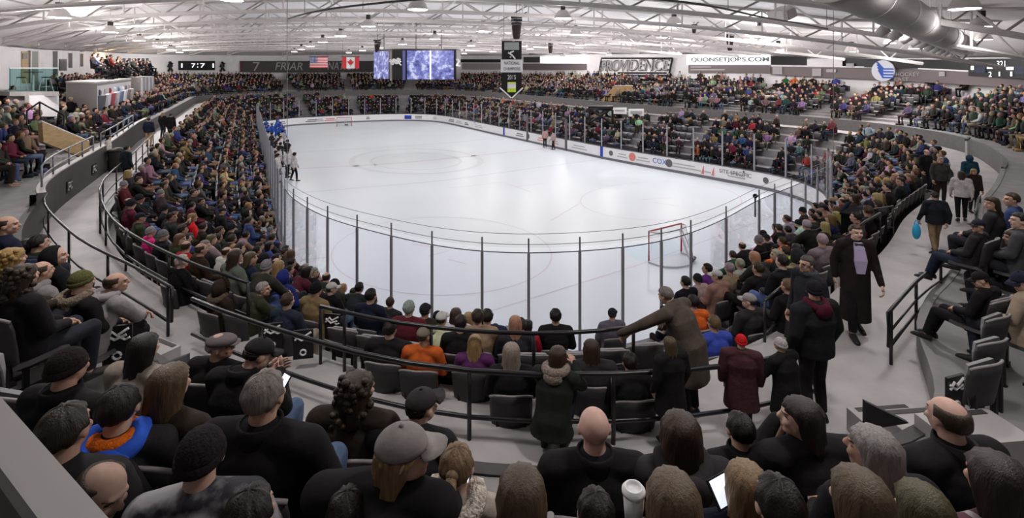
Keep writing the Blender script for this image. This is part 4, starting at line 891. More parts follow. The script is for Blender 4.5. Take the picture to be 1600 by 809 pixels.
def body_set(pose, hy, hp, lod, coat):
    key = (pose, hy, hp, lod, coat)
    if key in POSES: return POSES[key]
    J = make_pose(pose); S = {}
    vb, vc = (.0085, .015) if lod == 0 else (.016, .022)
    tn = (J['nek']-J['che']).normalized()
    Hm = Matrix.Translation(J['nek']) @ Matrix.Rotation(math.radians(hy), 4, 'Z') @ Matrix.Rotation(-math.radians(hp), 4, 'X') @ Matrix.Translation(J['hed']-J['nek']) @ Matrix.Diagonal((1.05, 1.0, .945, 1))
    sp = [J['pel'], J['wai'], J['che']]
    mb = MB(); head_prims(mb, Hm)
    mb.tube([J['nek']-tn*.05, Hm @ V(0, -.015, -.05)], .055, 14, radii=[.066, .056])
    mb.loft([ring(J['pel']-V(0, 0, .06), .13, .10, tn), ring(J['pel'], .15, .11, tn), ring(J['wai'], .13, .10, tn), ring(J['che'], .155, .11, tn), ring(J['nek']-tn*.06, .10, .07, tn), ring(J['nek'], .055, .055, tn)])
    for k in 'RL':
        mb.cone(J['sho'+k], J['elb'+k], .052, .042); mb.cone(J['elb'+k], J['wri'+k], .042, .027)
        mb.cone(J['hip'+k], J['kne'+k], .078, .054); mb.cone(J['kne'+k], J['ank'+k], .054, .036); mb.cone(J['ank'+k]-V(0, 0, .045), J['toe'+k]-V(0, 0, .012), .022, .016)
    me = remesh(mb, vb, 'person_body', [M_skin, M_eye, M_lip], 2)
    Hi = Hm.inverted(); pm = [0]*len(me.polygons)
    for q in me.polygons:
        p = Hi @ q.center
        if p.y > .055 and abs(p.x) < .06 and -.09 < p.z < .06:
            ax = abs(p.x)
            if ((ax-.031)/.016)**2+((p.z-.008)/.0075)**2 < 1 or (.014 < ax < .05 and .026 < p.z < .0345): pm[q.index] = 1
            elif ax < .024 and -.067 < p.z < -.050 and p.y > .07: pm[q.index] = 2
    me.polygons.foreach_set('material_index', pm)
    hb = MB()
    for s, k in ((1, 'R'), (-1, 'L')):
        d = J['wri'+k]-J['elb'+k]; hand_islands(hb, J['wri'+k]+d.normalized()*.035, d, V(-.55*s, .25, -.8) if pose not in ('sit_hand', 'sit_phone') else V(-.3*s, -.9, .2), s)
    hm = hb.mesh('h', [M_skin, M_eye, M_lip], True)
    a = link('a', me); b = link('b', hm)                                       # join wrist and hand into the one body mesh
    import bmesh
    bm = bmesh.new(); bm.from_mesh(me); bm.from_mesh(hm); bm.to_mesh(me); bm.free(); me.update()
    bpy.data.objects.remove(a); bpy.data.objects.remove(b); bpy.data.meshes.remove(hm)
    S['body'] = me; S['head'] = Hm; S['J'] = J; S['tn'] = tn
    # jacket
    ck = ('jk', pose, lod, coat)
    if ck not in POSES:
        mb = MB(); rings = []
        if coat == 'overcoat':
            rings += [ring(J['pel']-V(0, 0, .70), .205, .175, (0, 0, 1)), ring(J['pel']-V(0, 0, .35), .200, .165, (0, 0, 1))]
        elif coat == 'coat':
            low = J['pel']-V(0, 0, .42) if 'sit' not in pose and pose != 'crouch' else J['pel']-V(0, 0, .10)
            rings += [ring(low, .235, .185, (0, 0, 1)), ring(low.lerp(J['pel'], .6), .215, .165, (0, 0, 1))]
        else: rings += [ring(J['pel']-V(0, 0, .10), .195, .155, (0, 0, 1))]
        rings += [ring(J['pel']+V(0, 0, .03), .195, .155, tn), ring(J['wai'], .185, .145, tn), ring(J['che'], .205, .150, tn), ring(J['che'].lerp(J['nek'], .55), .175, .120, tn), ring(J['nek']-tn*.02, .088, .085, tn), ring(J['nek']+tn*.035, .075, .078, tn)]
        mb.loft(rings); mb.tube([J['shoL'], J['shoL'].lerp(J['shoR'], .5)+tn*.035, J['shoR']], .08, 12)
        for k in 'RL':
            w2 = J['wri'+k]+(J['wri'+k]-J['elb'+k]).normalized()*.01
            mb.cone(J['sho'+k], J['elb'+k], .082, .066); mb.cone(J['elb'+k], w2, .064, .046)
            # folds: rolls of cloth at elbow
            for f in (.55, .8): c = J['sho'+k].lerp(J['elb'+k], f); mb.ball(c, .074-.008*f)
            for f in (.25, .5): c = J['elb'+k].lerp(w2, f); mb.ball(c, .063-.014*f)
        POSES[ck] = remesh(mb, vc, 'jacket_'+pose, M_cloth, 2)
    S['jacket'] = POSES[ck]
    tk = ('tr', pose, lod)
    if tk not in POSES:
        mb = MB(); mb.ball(J['pel']-V(0, 0, .02), (.175, .145, .12))
        for k in 'RL':
            a = J['ank'+k]; kd = (a-J['kne'+k]).normalized(); mb.cone(J['hip'+k], J['kne'+k], .098, .072); mb.tube([J['kne'+k], J['kne'+k].lerp(a, .5), a-kd*.02], .07, 12, radii=[.072, .066, .056]); mb.ball(J['kne'+k], .074)
        POSES[tk] = remesh(mb, vc, 'trousers_'+pose, M_cloth, 2)
        for k in 'RL':
            mb = MB(); a, b = J['ank'+k], J['toe'+k]; d = b-a; d.z = 0; d.normalize(); sd = V(d.y, -d.x, 0); z0 = -.045
            rr = []
            for f, wd, hh in ((-.07, .030, .05), (-.04, .040, .085), (.02, .043, .085), (.09, .046, .055), (.16, .044, .04), (.20, .028, .025)):
                c = a+d*f+V(0, 0, (b.z-a.z+.045)*max(0, f)/.17); rr.append([c+sd*(wd*math.cos(q*.6283))+V(0, 0, -.085+max(0, hh*(.5+.75*math.sin(q*.6283)))) for q in range(10)])
            mb.loft(rr); POSES[('sh', pose, lod, k)] = mb.mesh('shoe_'+pose, M_shoe, True)
    S['trousers'] = POSES[tk]; S['shoes'] = [POSES[('sh', pose, lod, k)] for k in 'RL']
    POSES[key] = S; return S
# ---- hair and hats in head space (face towards +y)
HAIR = {}
def shell(mb, keep, r=(.087, .106, .106), c=(0, -.014, .024), n=42, m=30, amp=.05, inn=.72):
    rnd = random.Random(3); ph = [rnd.random()*6.28 for _ in range(8)]
    def fn(p):
        u = V(p.x/r[0], p.y/r[1], p.z/r[2]); a = math.atan2(u.x, u.y)
        k = 1+amp*(.5*math.sin(9*a+ph[0]+2*u.z)+.5*math.sin(15*a+ph[1]-3*u.z)+.4*math.sin(8*u.z+ph[2]+3*a))
        fr = sum(1 for dz in (-.10, 0, .10) for da in (-.14, 0, .14) if keep(V(u.x, u.y, u.z+dz), abs(a+da)))/9.0
        return p*(inn+(k-inn)*fr)
    mb.ball(c, r, n=n, m=m, fn=fn)
def curtain(mb, L, wd=1.0, wave=.03, flare=1.0, n=36, seed=1):
    prof = [(.118, .030, .035, -.012), (.10, .066, .078, -.012), (.06, .085, .101, -.014), (.0, .092, .102, -.018), (-.06, .096, .094, -.028), (-.12, .100, .082, -.042)]
    z = -.12
    while z > -L: z -= .05; f = (-z-.12)/max(.01, L-.12); prof.append((z, (.102+.012*f*flare)*(1-.35*max(0, f-.7)/.3), .075-.02*f, -.055-.03*f))
    rr = []
    for z, a, b, yc in prof:
        row = []
        for q in range(n):
            t = 2*math.pi*q/n; x, y = math.sin(t), math.cos(t); k = 1+wave*math.sin(11*t+z*30*seed)+wave*.7*math.sin(19*t-z*18)
            X, Y = x*a*wd*k, y*b*k
            if y > -.1 and z < .05:   # face opening: pull the front inside
                lim = .030 if z > -.09 else .005
                Y = min(Y, lim) ; X *= .93 if z < -.05 else 1.0
            row.append(V(X, Y+yc, z))
        rr.append(row)
    mb.loft(rr)
def hair_mesh(kind):
    if kind in HAIR: return HAIR[kind]
    mb = MB(); L = []
    front = lambda u, a: not (a < 1.15 and u.z < .42) and not (a < 1.75 and u.z < -.12) and not u.z < -.62
    if kind == 'short': shell(mb, front); L.append(('hair', mb.mesh('hair_short', M_hair, True)))
    elif kind == 'thin': shell(mb, lambda u, a: front(u, a) and u.z < .62 and a > .9, amp=.02, r=(.083, .102, .103)); L.append(('hair', mb.mesh('hair_thin', M_hair, True)))
    elif kind == 'bob': curtain(mb, .17, 1.08, .05); L.append(('hair', mb.mesh('hair_bob', M_hair, True)))
    elif kind == 'curly':
        curtain(mb, .20, 1.18, .09, seed=2)
        rnd = random.Random(5)
        for _ in range(70):
            a = rnd.uniform(1.2, 5.08); z = rnd.uniform(-.2, .1); rr_ = .1*math.sqrt(max(.2, 1-(z/.16)**2)) if z > 0 else .11; mb.ball((math.sin(a)*rr_*.95, math.cos(a)*rr_-.02+(-.03 if z < -.08 else 0), z), rnd.uniform(.018, .03), n=7, m=5)
        L.append(('hair', mb.mesh('hair_curly', M_hair, True)))
    elif kind == 'long': curtain(mb, .36, 1.0, .04); L.append(('hair', mb.mesh('hair_long', M_hair, True)))
    elif kind == 'verylong': curtain(mb, .48, 1.06, .045, 1.6); L.append(('hair', mb.mesh('hair_very_long', M_hair, True)))
    elif kind == 'ponytail':
        shell(mb, front, r=(.084, .103, .104)); mb.ball((0, -.115, .045), .03); mb.tube([(0, -.12, .045), (0, -.17, .02), (0, -.185, -.06), (.01, -.17, -.16), (.01, -.15, -.24)], .03, 10, radii=[.022, .034, .042, .036, .010]); L.append(('hair', mb.mesh('hair_ponytail', M_hair, True)))
    elif kind in ('beanie', 'pompom'):
        mb.ball((0, -.014, .034), (.083, .101, .099), n=28, m=16, fn=lambda p: p*((1+.012*math.sin(40*math.atan2(p.x, p.y))) if p.z > -.035 else .7)); mb.tube([(.080*math.sin(t), -.014+.098*math.cos(t), .012+.014*math.cos(t)) for t in np.linspace(0, 6.283, 33)[:-1]], .010, 8, closed=True, flat=2.6)
        if kind == 'pompom': mb.ball((0, -.02, .155), .036, n=10, m=8)
        L.append(('knit_hat', mb.mesh('knit_hat', M_knit, True)))
        mb = MB(); shell(mb, lambda u, a: front(u, a) and u.z < .1, r=(.083, .102, .100)); L.append(('hair', mb.mesh('hair_under_hat', M_hair, True)))
    elif kind in ('cap', 'cap_long'):
        mb.ball((0, -.012, .036), (.086, .104, .092), n=28, m=14, fn=lambda p: p if p.z > -.012 else V(p.x*.8, p.y*.8, -.012)); 
        mb.loft([[V(math.sin(t)*.078*k, .085+(.03+.075*k2)*max(0, math.cos(t))-.02, .028+dz-.02*abs(math.sin(t))) for t in np.linspace(-1.5, 1.5, 9)]+[V(math.sin(t)*.078*k, .06, .030+dz) for t in np.linspace(1.2, -1.2, 5)] for k, k2, dz in ((.98, 1, 0), (1.0, 1, .007))])
        mb.ball((0, -.012, .130), .010, n=8, m=5); L.append(('cap', mb.mesh('cap', M_cloth, True)))
        mb = MB()
        if kind == 'cap': shell(mb, lambda u, a: front(u, a) and u.z < .1, r=(.083, .102, .100))
        else: curtain(mb, .30, .98, .05)
        if kind == 'cap_long': mb.v = [(x, y, min(z, .03)) for x, y, z in mb.v]
        L.append(('hair', mb.mesh('hair_under_cap', M_hair, True)))
    elif kind == 'flatcap':
        mb.ball((0, .004, .058), (.092, .122, .055), n=26, m=12, fn=lambda p: p if p.z > -.02 else V(p.x*.9, p.y*.9, -.02)); mb.ball((0, .105, .034), (.062, .05, .012), n=16, m=8); L.append(('flat_cap', mb.mesh('flat_cap', M_cloth, True)))
        mb = MB(); shell(mb, lambda u, a: front(u, a) and u.z < .25, r=(.083, .102, .100)); L.append(('hair', mb.mesh('hair_under_flat_cap', M_hair, True)))
    elif kind in ('hoodup', 'hoodfur'):
        def fn(p):
            if p.y > .055: return V(p.x*.88, .055-.02*(p.y-.055), p.z*.9)
            return p
        mb.ball((0, -.028, .0), (.108, .132, .150), n=28, m=18, fn=fn); L.append(('hood', mb.mesh('hood_up', M_cloth, True)))
        if kind == 'hoodfur':
            mb = MB(); mb.tube([(.098*math.sin(t), .045, .01+.135*math.cos(t)) for t in np.linspace(0, 6.283, 25)[:-1]], .03, 8, closed=True); L.append(('fur_trim', mb.mesh('fur_trim_up', M_fur, True)))
    elif kind == 'helmet':
        mb.ball((0, -.01, .03), (.100, .125, .115), n=20, m=12, fn=lambda p: p if not (p.y > .04 and p.z < .01) else p*.75); L.append(('helmet', mb.mesh('helmet', M_cloth, True)))
    HAIR[kind] = L; return L
EXTRA = {}
def extra_mesh(kind):
    if kind in EXTRA: return EXTRA[kind]
    mb = MB()
    if kind == 'hood':          # hood lying on the back, in neck space
        mb.tube([(.105*math.sin(t), -.015-.10*math.cos(t)*-1 if False else -.02+.105*math.cos(t), .03-.03*math.cos(t)*-1 if False else .02+.035*math.cos(t)) for t in np.linspace(.75, 5.53, 17)], .05, 10, radii=[.03]+[.048]*15+[.03]); mb.ball((0, -.135, -.04), (.115, .055, .085)); m = M_cloth
    elif kind == 'furhood':
        mb.tube([(.115*math.sin(t), -.02+.115*math.cos(t), .03+.03*math.cos(t)) for t in np.linspace(.75, 5.53, 21)], .05, 10, radii=[.03]+[.05]*19+[.03]); mb.ball((0, -.13, -.05), (.11, .05, .07)); m = M_fur
    elif kind == 'scarf':
        mb.tube([(.085*math.sin(t), -.005+.085*math.cos(t), .03) for t in np.linspace(0, 6.283, 21)[:-1]], .036, 10, closed=True); m = M_knit
    elif kind == 'collar':
        mb.lathe([(.105, -.03), (.098, .05), (.085, .055), (.085, -.02)], n=22); m = M_cloth
    EXTRA[kind] = mb.mesh(kind, m, True); return EXTRA[kind]
NPEOPLE = [0]
SK = [(.55, .34, .26), (.50, .30, .22), (.60, .40, .31), (.46, .27, .20)]
PLACED = []
def person(base, yaw, pose, label, jc, hair='short', hc=(.03, .02, .015), tc=(.02, .022, .03), s=1.0, hy=0, hp=0, coat='jacket', ex=(), skin=None, lod=0, group=None, hatc=(.02, .02, .02), bulk=1.0, jmat=None, shoes=True, hname=None, zf=1.0):
    S = body_set(pose, hy, hp, lod, coat); r = link('person', S['body']); NPEOPLE[0] += 1
    r.location = base; r.rotation_euler = (0, 0, yaw); r.scale = (s, s, s*zf); tag(r, label, 'person', group); r.color = (*(skin or SK[NPEOPLE[0] % 4]), 1)
    j = link(coat, S['jacket'], r); j.color = (*jc, 1)
    if bulk != 1: 
        c = S['J']['che']; j.matrix_parent_inverse = Matrix(); j.location = (0, c.y*(1-bulk), 0); j.scale = (bulk, bulk, 1)
    if jmat: 
        j.material_slots[0].link = 'OBJECT'; j.material_slots[0].material = jmat
    t = link('trousers', S['trousers'], r); t.color = (*tc, 1)
    if shoes:
        for m in S['shoes']: link('shoe', m, r)
    if hair != 'bald':
        for nm, m in hair_mesh(hair):
            h = link(nm, m, r); h.matrix_local = S['head']; h.color = (*(hatc if nm in ('knit_hat', 'cap', 'flat_cap', 'hood', 'helmet') else hc), 1)
            if nm == 'hair' and hair == 'ponytail': pass
    for e in ex:
        k, col = e; o = link({'hood': 'hood', 'furhood': 'fur_trim', 'scarf': 'scarf', 'collar': 'collar'}[k], extra_mesh(k), r); o.location = S['J']['nek']; o.color = (*col, 1)
        tl = math.acos(max(-1, min(1, S['tn'].z)))*(1 if S['tn'].y < 0 else -1); o.rotation_euler = (tl, 0, 0)
    PLACED.append((base[0], base[1], base[2])); return r
def yaw_of(f): return math.atan2(-f[0], f[1])
def inward(x, y):
    i, d = nearest(x, y); n = NRM[i]; return i, d, yaw_of((-n[0], -n[1]))
HL = {}
def head_local(pose, hy, hp):
    k = (pose, hy, hp)
    if k not in HL:
        J = make_pose(pose); HL[k] = Matrix.Translation(J['nek']) @ Matrix.Rotation(math.radians(hy), 4, 'Z') @ Matrix.Rotation(-math.radians(hp), 4, 'X') @ (J['hed']-J['nek'])
    return HL[k]
FLOOR = {'r1': ZU, 'r2': ZU+RISU, 'r3': ZU+2*RISU, 'con': ZC, 'q1': 3.9, 'q2': 4.2, 'q3': 4.5}
def put(u, v, where, pose, label, jc, dy=0.0, yaw=None, s=1.0, hy=0, hp=0, **k):
    "stand or seat somebody so that the head falls on picture point (u, v)"
    fz = FLOOR[where] if where in FLOOR else ZC-LTOP-RISL*int(where[2:]); hl = head_local(pose, hy, hp)*s
    zf = k.setdefault('zf', .90 if where in ('r1', 'r2', 'r3') else .95 if where == 'con' else 1.0); hl = Vector((hl.x, hl.y, hl.z*zf))
    p = W(u, v, fz+hl.z); i, d, yw = inward(p.x, p.y)
    if yaw is not None: yw = math.radians(yaw)
    yw += math.radians(dy); R = Matrix.Rotation(yw, 3, 'Z'); o = R @ Vector((hl.x, hl.y, 0)); base = Vector((p.x-o.x, p.y-o.y, fz))
    r = person(base, yw, pose, label, jc, s=s, hy=hy, hp=hp, **k)
    if 'sit' in pose: SEATS.append((base, yw, True))
    return r
SEATS = []
BLK = (.011, .010, .011); CHA = (.028, .026, .028); NAV = (.012, .015, .032); BRN = (.030, .020, .015); GRY = (.20, .185, .18); MAR = (.05, .008, .014); OLI = (.035, .038, .022); CRM = (.55, .50, .43); JEA = (.09, .13, .22); DJE = (.02, .028, .05); KHA = (.22, .15, .09)
HBR = (.035, .020, .012); HDK = (.010, .007, .006); HBL = (.30, .19, .085); HLB = (.11, .065, .03); HGR = (.26, .235, .22)
# ---- the near upper stand, front row
camo = bpy.data.materials.new('winter_camouflage'); camo.use_nodes = True; nt = camo.node_tree; b_ = nt.nodes['Principled BSDF']; tc_ = nt.nodes.new('ShaderNodeTexCoord'); n_ = nt.nodes.new('ShaderNodeTexNoise'); n_.inputs['Scale'].default_value = 7; n_.inputs['Detail'].default_value = 4
r_ = nt.nodes.new('ShaderNodeValToRGB'); r_.color_ramp.elements[0].position = .42; r_.color_ramp.elements[0].color = (.03, .03, .04, 1); r_.color_ramp.elements[1].position = .58; r_.color_ramp.elements[1].color = (.42, .40, .42, 1); nt.links.new(tc_.outputs['Object'], n_.inputs['Vector']); nt.links.new(n_.outputs['Fac'], r_.inputs['Fac']); nt.links.new(r_.outputs['Color'], b_.inputs['Base Color']); b_.inputs['Roughness'].default_value = .85
stripe = bpy.data.materials.new('maroon_striped_cloth'); stripe.use_nodes = True; nt = stripe.node_tree; b_ = nt.nodes['Principled BSDF']; tc_ = nt.nodes.new('ShaderNodeTexCoord'); n_ = nt.nodes.new('ShaderNodeTexWave'); n_.inputs['Scale'].default_value = 4; n_.bands_direction = 'X'
r_ = nt.nodes.new('ShaderNodeValToRGB'); r_.color_ramp.interpolation = 'CONSTANT'; r_.color_ramp.elements[0].color = (.07, .012, .03, 1); r_.color_ramp.elements[1].position = .72; r_.color_ramp.elements[1].color = (.30, .27, .27, 1); nt.links.new(tc_.outputs['Object'], n_.inputs['Vector']); nt.links.new(n_.outputs['Fac'], r_.inputs['Fac']); nt.links.new(r_.outputs['Color'], b_.inputs['Base Color']); b_.inputs['Roughness'].default_value = .85
put(65, 424, 'r1', 'sit', 'bald man in grey hooded sweatshirt, left of the green knit hat, seen from behind', GRY, hair='thin', hc=HBR, ex=[('hood', GRY)], s=1.02, tc=BLK)
put(128, 440, 'r1', 'sit', 'person in olive green knit hat and dark coat with fur trimmed hood', BLK, hair='beanie', hatc=(.085, .085, .03), ex=[('furhood', (.17, .13, .10))], s=1.03)
put(182, 442, 'r1', 'sit_forward', 'balding man in grey hooded sweatshirt right of the green knit hat', (.24, .215, .22), hair='thin', hc=HBR, ex=[('hood', (.24, .215, .22))], hy=-35, s=1.0, tc=BLK)
put(88, 400, 'r1', 'sit', 'person with black hood up in profile behind the left guard rail', BLK, hair='hoodup', hatc=BLK, hy=-35)
put(62, 380, 'r1', 'sit', 'dark haired person in dark green jacket by the left guard rail', (.018, .03, .016), hair='short', hc=HDK)
put(44, 385, 'r1', 'sit', 'long dark haired person in charcoal jacket, left guard rail, beside dark green jacket', CHA, hair='long', hc=HDK, s=.95)
put(18, 405, 'r2', 'sit', 'curly blond haired person at the far left edge of the near stand', BRN, hair='curly', hc=(.26, .16, .05))
put(36, 432, 'r2', 'sit', 'bushy brown haired person in black coat just behind curly blond person', BLK, hair='curly', hc=HBR)
put(12, 352, 'r2', 'sit', 'man with bare balding head at the left edge above the curly blond person', NAV, hair='thin', hc=HBR, hy=-35)
put(226, 543, 'r1', 'sit', 'woman with long black hair and cream quilted jacket', (.27, .225, .19), hair='long', hc=HDK, s=1.03, bulk=1.05)
put(345, 541, 'r1', 'sit', 'man in grey flat cap and black jacket looking right, alone near the rail gap', BLK, hair='flatcap', hatc=(.12, .10, .10), hc=HGR, hy=-70, s=.95)
put(405, 553, 'r1', 'sit_phone', 'man in dark cap and black jacket looking at a lit phone', BLK, hair='cap', hatc=(.018, .016, .018), hc=HDK, hp=22, hy=-35, tc=JEA, ex=[('collar', BLK)], s=1.05)
put(560, 608, 'r1', 'sit', 'woman with bushy brown bob and brown coat turned right', BRN, hair='curly', hc=HBR, hy=-35, bulk=1.1, s=1.05, coat='coat')
put(660, 634, 'r1', 'sit_forward', 'man in dark cap and black jacket with small white chest patch, beside brown bob woman', (.016, .016, .018), hair='cap', hatc=(.035, .03, .032), hc=HDK, hy=-35, bulk=1.08, s=1.02)
put(928, 668, 'r1', 'sit', 'bald man in black jacket behind the guard rail post', BLK, hair='bald', bulk=1.1, s=1.08, ex=[('collar', BLK)], skin=(.58, .36, .30))
put(1062, 676, 'r1', 'sit', 'woman with shoulder length dark hair and black jacket with folded hood, right of bald man', CHA, hair='bob', hc=HBR, ex=[('hood', (.03, .025, .028))], s=1.08, bulk=1.05)
put(1155, 670, 'r1', 'sit', 'slim dark haired person in black coat between two dark haired women', BLK, hair='short', hc=HDK, s=.92, ex=[('collar', BLK)])
put(1250, 653, 'r1', 'sit_hand', 'dark haired woman in black jacket with hands at her mouth, profile left', BLK, hair='bob', hc=(.02, .013, .01), hy=60, bulk=1.15, s=1.08)
put(1480, 652, 'r1', 'sit', 'balding man in black jacket sitting beside the right steps', BLK, hair='thin', hc=HBR, s=1.1, bulk=1.12, tc=JEA, ex=[('collar', CHA)], skin=(.5, .31, .25))
put(1532, 437, 'q1', 'sit_back', 'person in black cap and black coat slouched with legs out by the right rail', BLK, hair='cap', hatc=BLK, hc=HDK, hy=35, hp=22, tc=BLK, s=.88)
put(1528, 353, 'q2', 'sit_back', 'man in dark cap and jeans with feet up at the right rail', CHA, hair='cap', hatc=(.02, .02, .03), hc=HDK, hy=60, tc=DJE, s=.86)
put(1596, 440, 'q1', 'sit', 'person in dark cap and beige coat at the right edge', (.36, .28, .21), hair='cap', hatc=NAV, hc=HBR, hy=60, hp=22)
put(1582, 372, 'q1', 'sit', 'long dark haired woman in black jacket at right edge above the beige coat', BLK, hair='long', hc=HBR, hy=35)
put(1549, 318, 'q2', 'sit', 'woman with long brown hair in profile above the slouching cap wearers', CHA, hair='long', hc=HBR, hy=60)
put(1580, 312, 'q2', 'sit', 'brown haired person in blue jacket at right edge, upper right rail', (.03, .05, .13), hair='short', hc=HBR, hy=35)
put(1592, 345, 'q2', 'sit', 'dark haired person in grey jacket at right edge between blue and black jackets', (.06, .06, .065), hair='short', hc=HDK, hy=35)
# ---- second row and third row
put(107, 573, 'r2', 'sit', 'person in tall dark knit hat and black jacket near the left steps', BLK, hair='beanie', hatc=(.022, .015, .016), hc=HBR, s=1.0, ex=[('collar', BLK)])
put(266, 600, 'r2', 'sit', 'woman with long light brown hair in dark coat behind quilted cream jacket', BRN, hair='long', hc=(.085, .05, .025), s=1.02)
put(415, 617, 'r2', 'sit', 'grey haired man in broad black jacket, back to camera', BLK, hair='short', hc=(.17, .145, .13), s=1.08, bulk=1.15, ex=[('collar', BLK)], tc=JEA)
put(187, 636, 'r2', 'sit', dy=28, label='boy with short dark hair and orange and blue hood', jc=CHA, hair='short', hc=(.014, .011, .010), ex=[('hood', (.03, .10, .55)), ('scarf', (.75, .16, .02))], s=1.02)
put(103, 672, 'r2', 'sit', dy=18, label='person with dark hair, left of the orange and blue hood', jc=CHA, hair='short', hc=(.022, .016, .010), s=1.08)
put(315, 710, 'r2', 'sit', dy=18, label='person in dark knit cap and grey white camouflage jacket', jc=GRY, hair='beanie', hatc=(.022, .017, .019), hc=HBR, jmat=camo, s=1.05)
put(632, 708, 'r2', 'sit_forward', 'blond haired person in grey speckled cap and black jacket facing right', BLK, hair='cap_long', hatc=(.24, .215, .205), hc=(.17, .10, .045), hy=-70, s=1.1, bulk=1.15, tc=BLK)
put(714, 728, 'r2', 'sit', 'woman with blonde ponytail and cream fleece hood', (.42, .36, .31), hair='ponytail', hc=(.16, .10, .05), ex=[('hood', (.62, .55, .48)), ('furhood', (.60, .53, .46))], s=.9)
put(815, 775, 'r2', 'sit', 'woman with long brown hair in dark jacket below the bald man', CHA, hair='long', hc=(.075, .048, .028), s=1.02)
put(1050, 785, 'r2', 'sit', 'woman with long light brown hair beside the coffee cup', CHA, hair='long', hc=(.10, .066, .036), s=1.06)
put(1165, 757, 'r2', 'sit', 'woman with straight blonde hair holding a lit tablet', NAV, hair='verylong', hc=(.19, .125, .065), s=.9)
put(1215, 788, 'r2', 'sit', 'dark haired person in black jacket right of straight blonde woman', BLK, hair='short', hc=HDK, s=1.0)
put(1362, 705, 'r2', 'sit', 'grey haired person in dark jacket left of the balding man by the steps', BLK, hair='bob', hc=(.20, .18, .17), s=1.0, hy=35)
put(1342, 782, 'r2', 'sit', 'woman with long brown hair below the grey haired person', CHA, hair='long', hc=(.085, .055, .03), s=1.08)
put(1556, 752, 'r2', 'sit', 'woman with dark bob and maroon striped jacket in bottom right corner', MAR, hair='bob', hc=(.025, .014, .014), jmat=stripe, s=1.05)
put(160, 768, 'r2', 'sit_forward', 'bald man bending forward and facing right in bottom left corner', BLK, hair='thin', hc=HBR, dy=-95, hp=22, s=1.02, skin=(.42, .27, .21))
put(392, 806, 'r2', 'sit', 'person with dark hair at the bottom edge right of the camouflage jacket', BLK, hair='short', hc=HDK, s=1.0)
put(1440, 800, 'r2', 'sit', 'person with olive brown hair at the bottom edge below the balding man', BLK, hair='long', hc=(.06, .05, .02), s=1.0)
put(545, 800, 'r2', 'sit', 'person in black jacket at bottom edge left of the grey speckled cap', BLK, hair='short', hc=HDK, s=.9)
put(930, 800, 'r2', 'sit', 'person with dark hair and black coat at bottom edge below the bald man', BLK, hair='short', hc=HDK, s=.86)
# ---- standing on the walkway
put(872, 556, 'con', 'crouch', 'long dark haired girl in dark coat with pale fur cuffs crouching at the rail', (.014, .017, .014), hair='verylong', hc=HBR, yaw=-20, s=.95, coat='coat', bulk=1.05, ex=[('furhood', (.24, .19, .16))])
put(1046, 537, 'con', 'stand', 'woman with long brown hair and long black coat behind the rail', BLK, hair='verylong', hc=(.07, .045, .025), yaw=20, s=.68, coat='coat', bulk=1.12)
put(1040, 462, 'con', 'lean', 'grey haired man in brown jacket leaning over the rail', (.075, .058, .048), hair='short', hc=(.14, .12, .11), yaw=42, s=.90, bulk=1.15, hp=22, tc=BLK, coat='coat')
put(1158, 533, 'con', 'stand', 'child in red knit hat and maroon jacket at the rail', (.06, .022, .026), hair='beanie', hatc=(.50, .015, .02), hc=HBR, yaw=-15, s=.66, coat='coat', bulk=1.2)
put(1219, 538, 'con', 'rail', 'child in white and blue knit hat and black coat at the rail', BLK, hair='beanie', hatc=(.40, .36, .36), hc=HBR, yaw=25, s=.66, bulk=1.15, coat='coat')
put(1272, 453, 'con', 'stand', 'tall man in black coat with maroon hood and dark knit hat, back to camera', (.012, .012, .014), hair='beanie', hatc=(.014, .012, .016), hc=HDK, yaw=15, s=.95, bulk=1.2, ex=[('hood', (.06, .006, .018))], hy=-35, tc=(.018, .014, .016))
put(1260, 413, 'con', 'stand', 'man with glasses and dark coat facing left behind the maroon hood', (.018, .018, .022), hair='short', hc=(.06, .05, .045), yaw=105, s=.95, coat='coat', ex=[('scarf', (.05, .055, .07))])
put(1338, 363, 'con', 'walk', 'man in long dark overcoat and lilac shirt walking towards the camera', (.020, .014, .013), hair='short', hc=(.05, .028, .018), yaw=172, s=1.0, coat='overcoat', bulk=1.0, tc=BLK)
put(1460, 306, 'con', 'walk', 'man in dark shirt and khaki trousers walking away with a blue bag', (.012, .014, .02), hair='short', hc=HDK, yaw=-10, s=.80, tc=KHA, bulk=1.1)
put(1502, 272, 'con', 'walk', 'long dark haired woman in white jacket and black trousers on the right walkway', (.50, .47, .46), hair='long', hc=HBR, yaw=-35, s=.80, tc=BLK)
put(1470, 250, 'con', 'stand', 'man in grey brown jacket on the right walkway, left of white jacket', (.055, .048, .048), hair='short', hc=HGR, yaw=160, s=.84, tc=BRN)
put(1514, 247, 'con', 'stand', 'person in teal blue hood on the right walkway beyond white jacket', (.015, .05, .075), hair='hoodup', hatc=(.015, .05, .075), yaw=-10, s=.82)
put(1522, 268, 'con', 'stand', 'long blond haired woman in brown jacket on the right walkway', BRN, hair='long', hc=HBL, yaw=170, s=.74)
put(1448, 238, 'con', 'stand', 'bald man in black suit on the right walkway', BLK, hair='thin', hc=HBR, yaw=190, s=.84)
put(199, 232, 'con', 'stand', 'person in dark blue green jacket standing by the left parapet', (.02, .028, .035), hair='short', hc=HDK, yaw=-20, s=.86)
put(170, 215, 'con', 'stand', 'woman in white coat standing by the left waste bin', (.55, .52, .47), hair='long', hc=HDK, yaw=-60, s=.84, coat='coat')
put(233, 187, 'con', 'stand', 'man in dark jacket and khaki trousers on the left walkway', NAV, hair='short', hc=HDK, yaw=10, s=.90, tc=(.42, .28, .17))
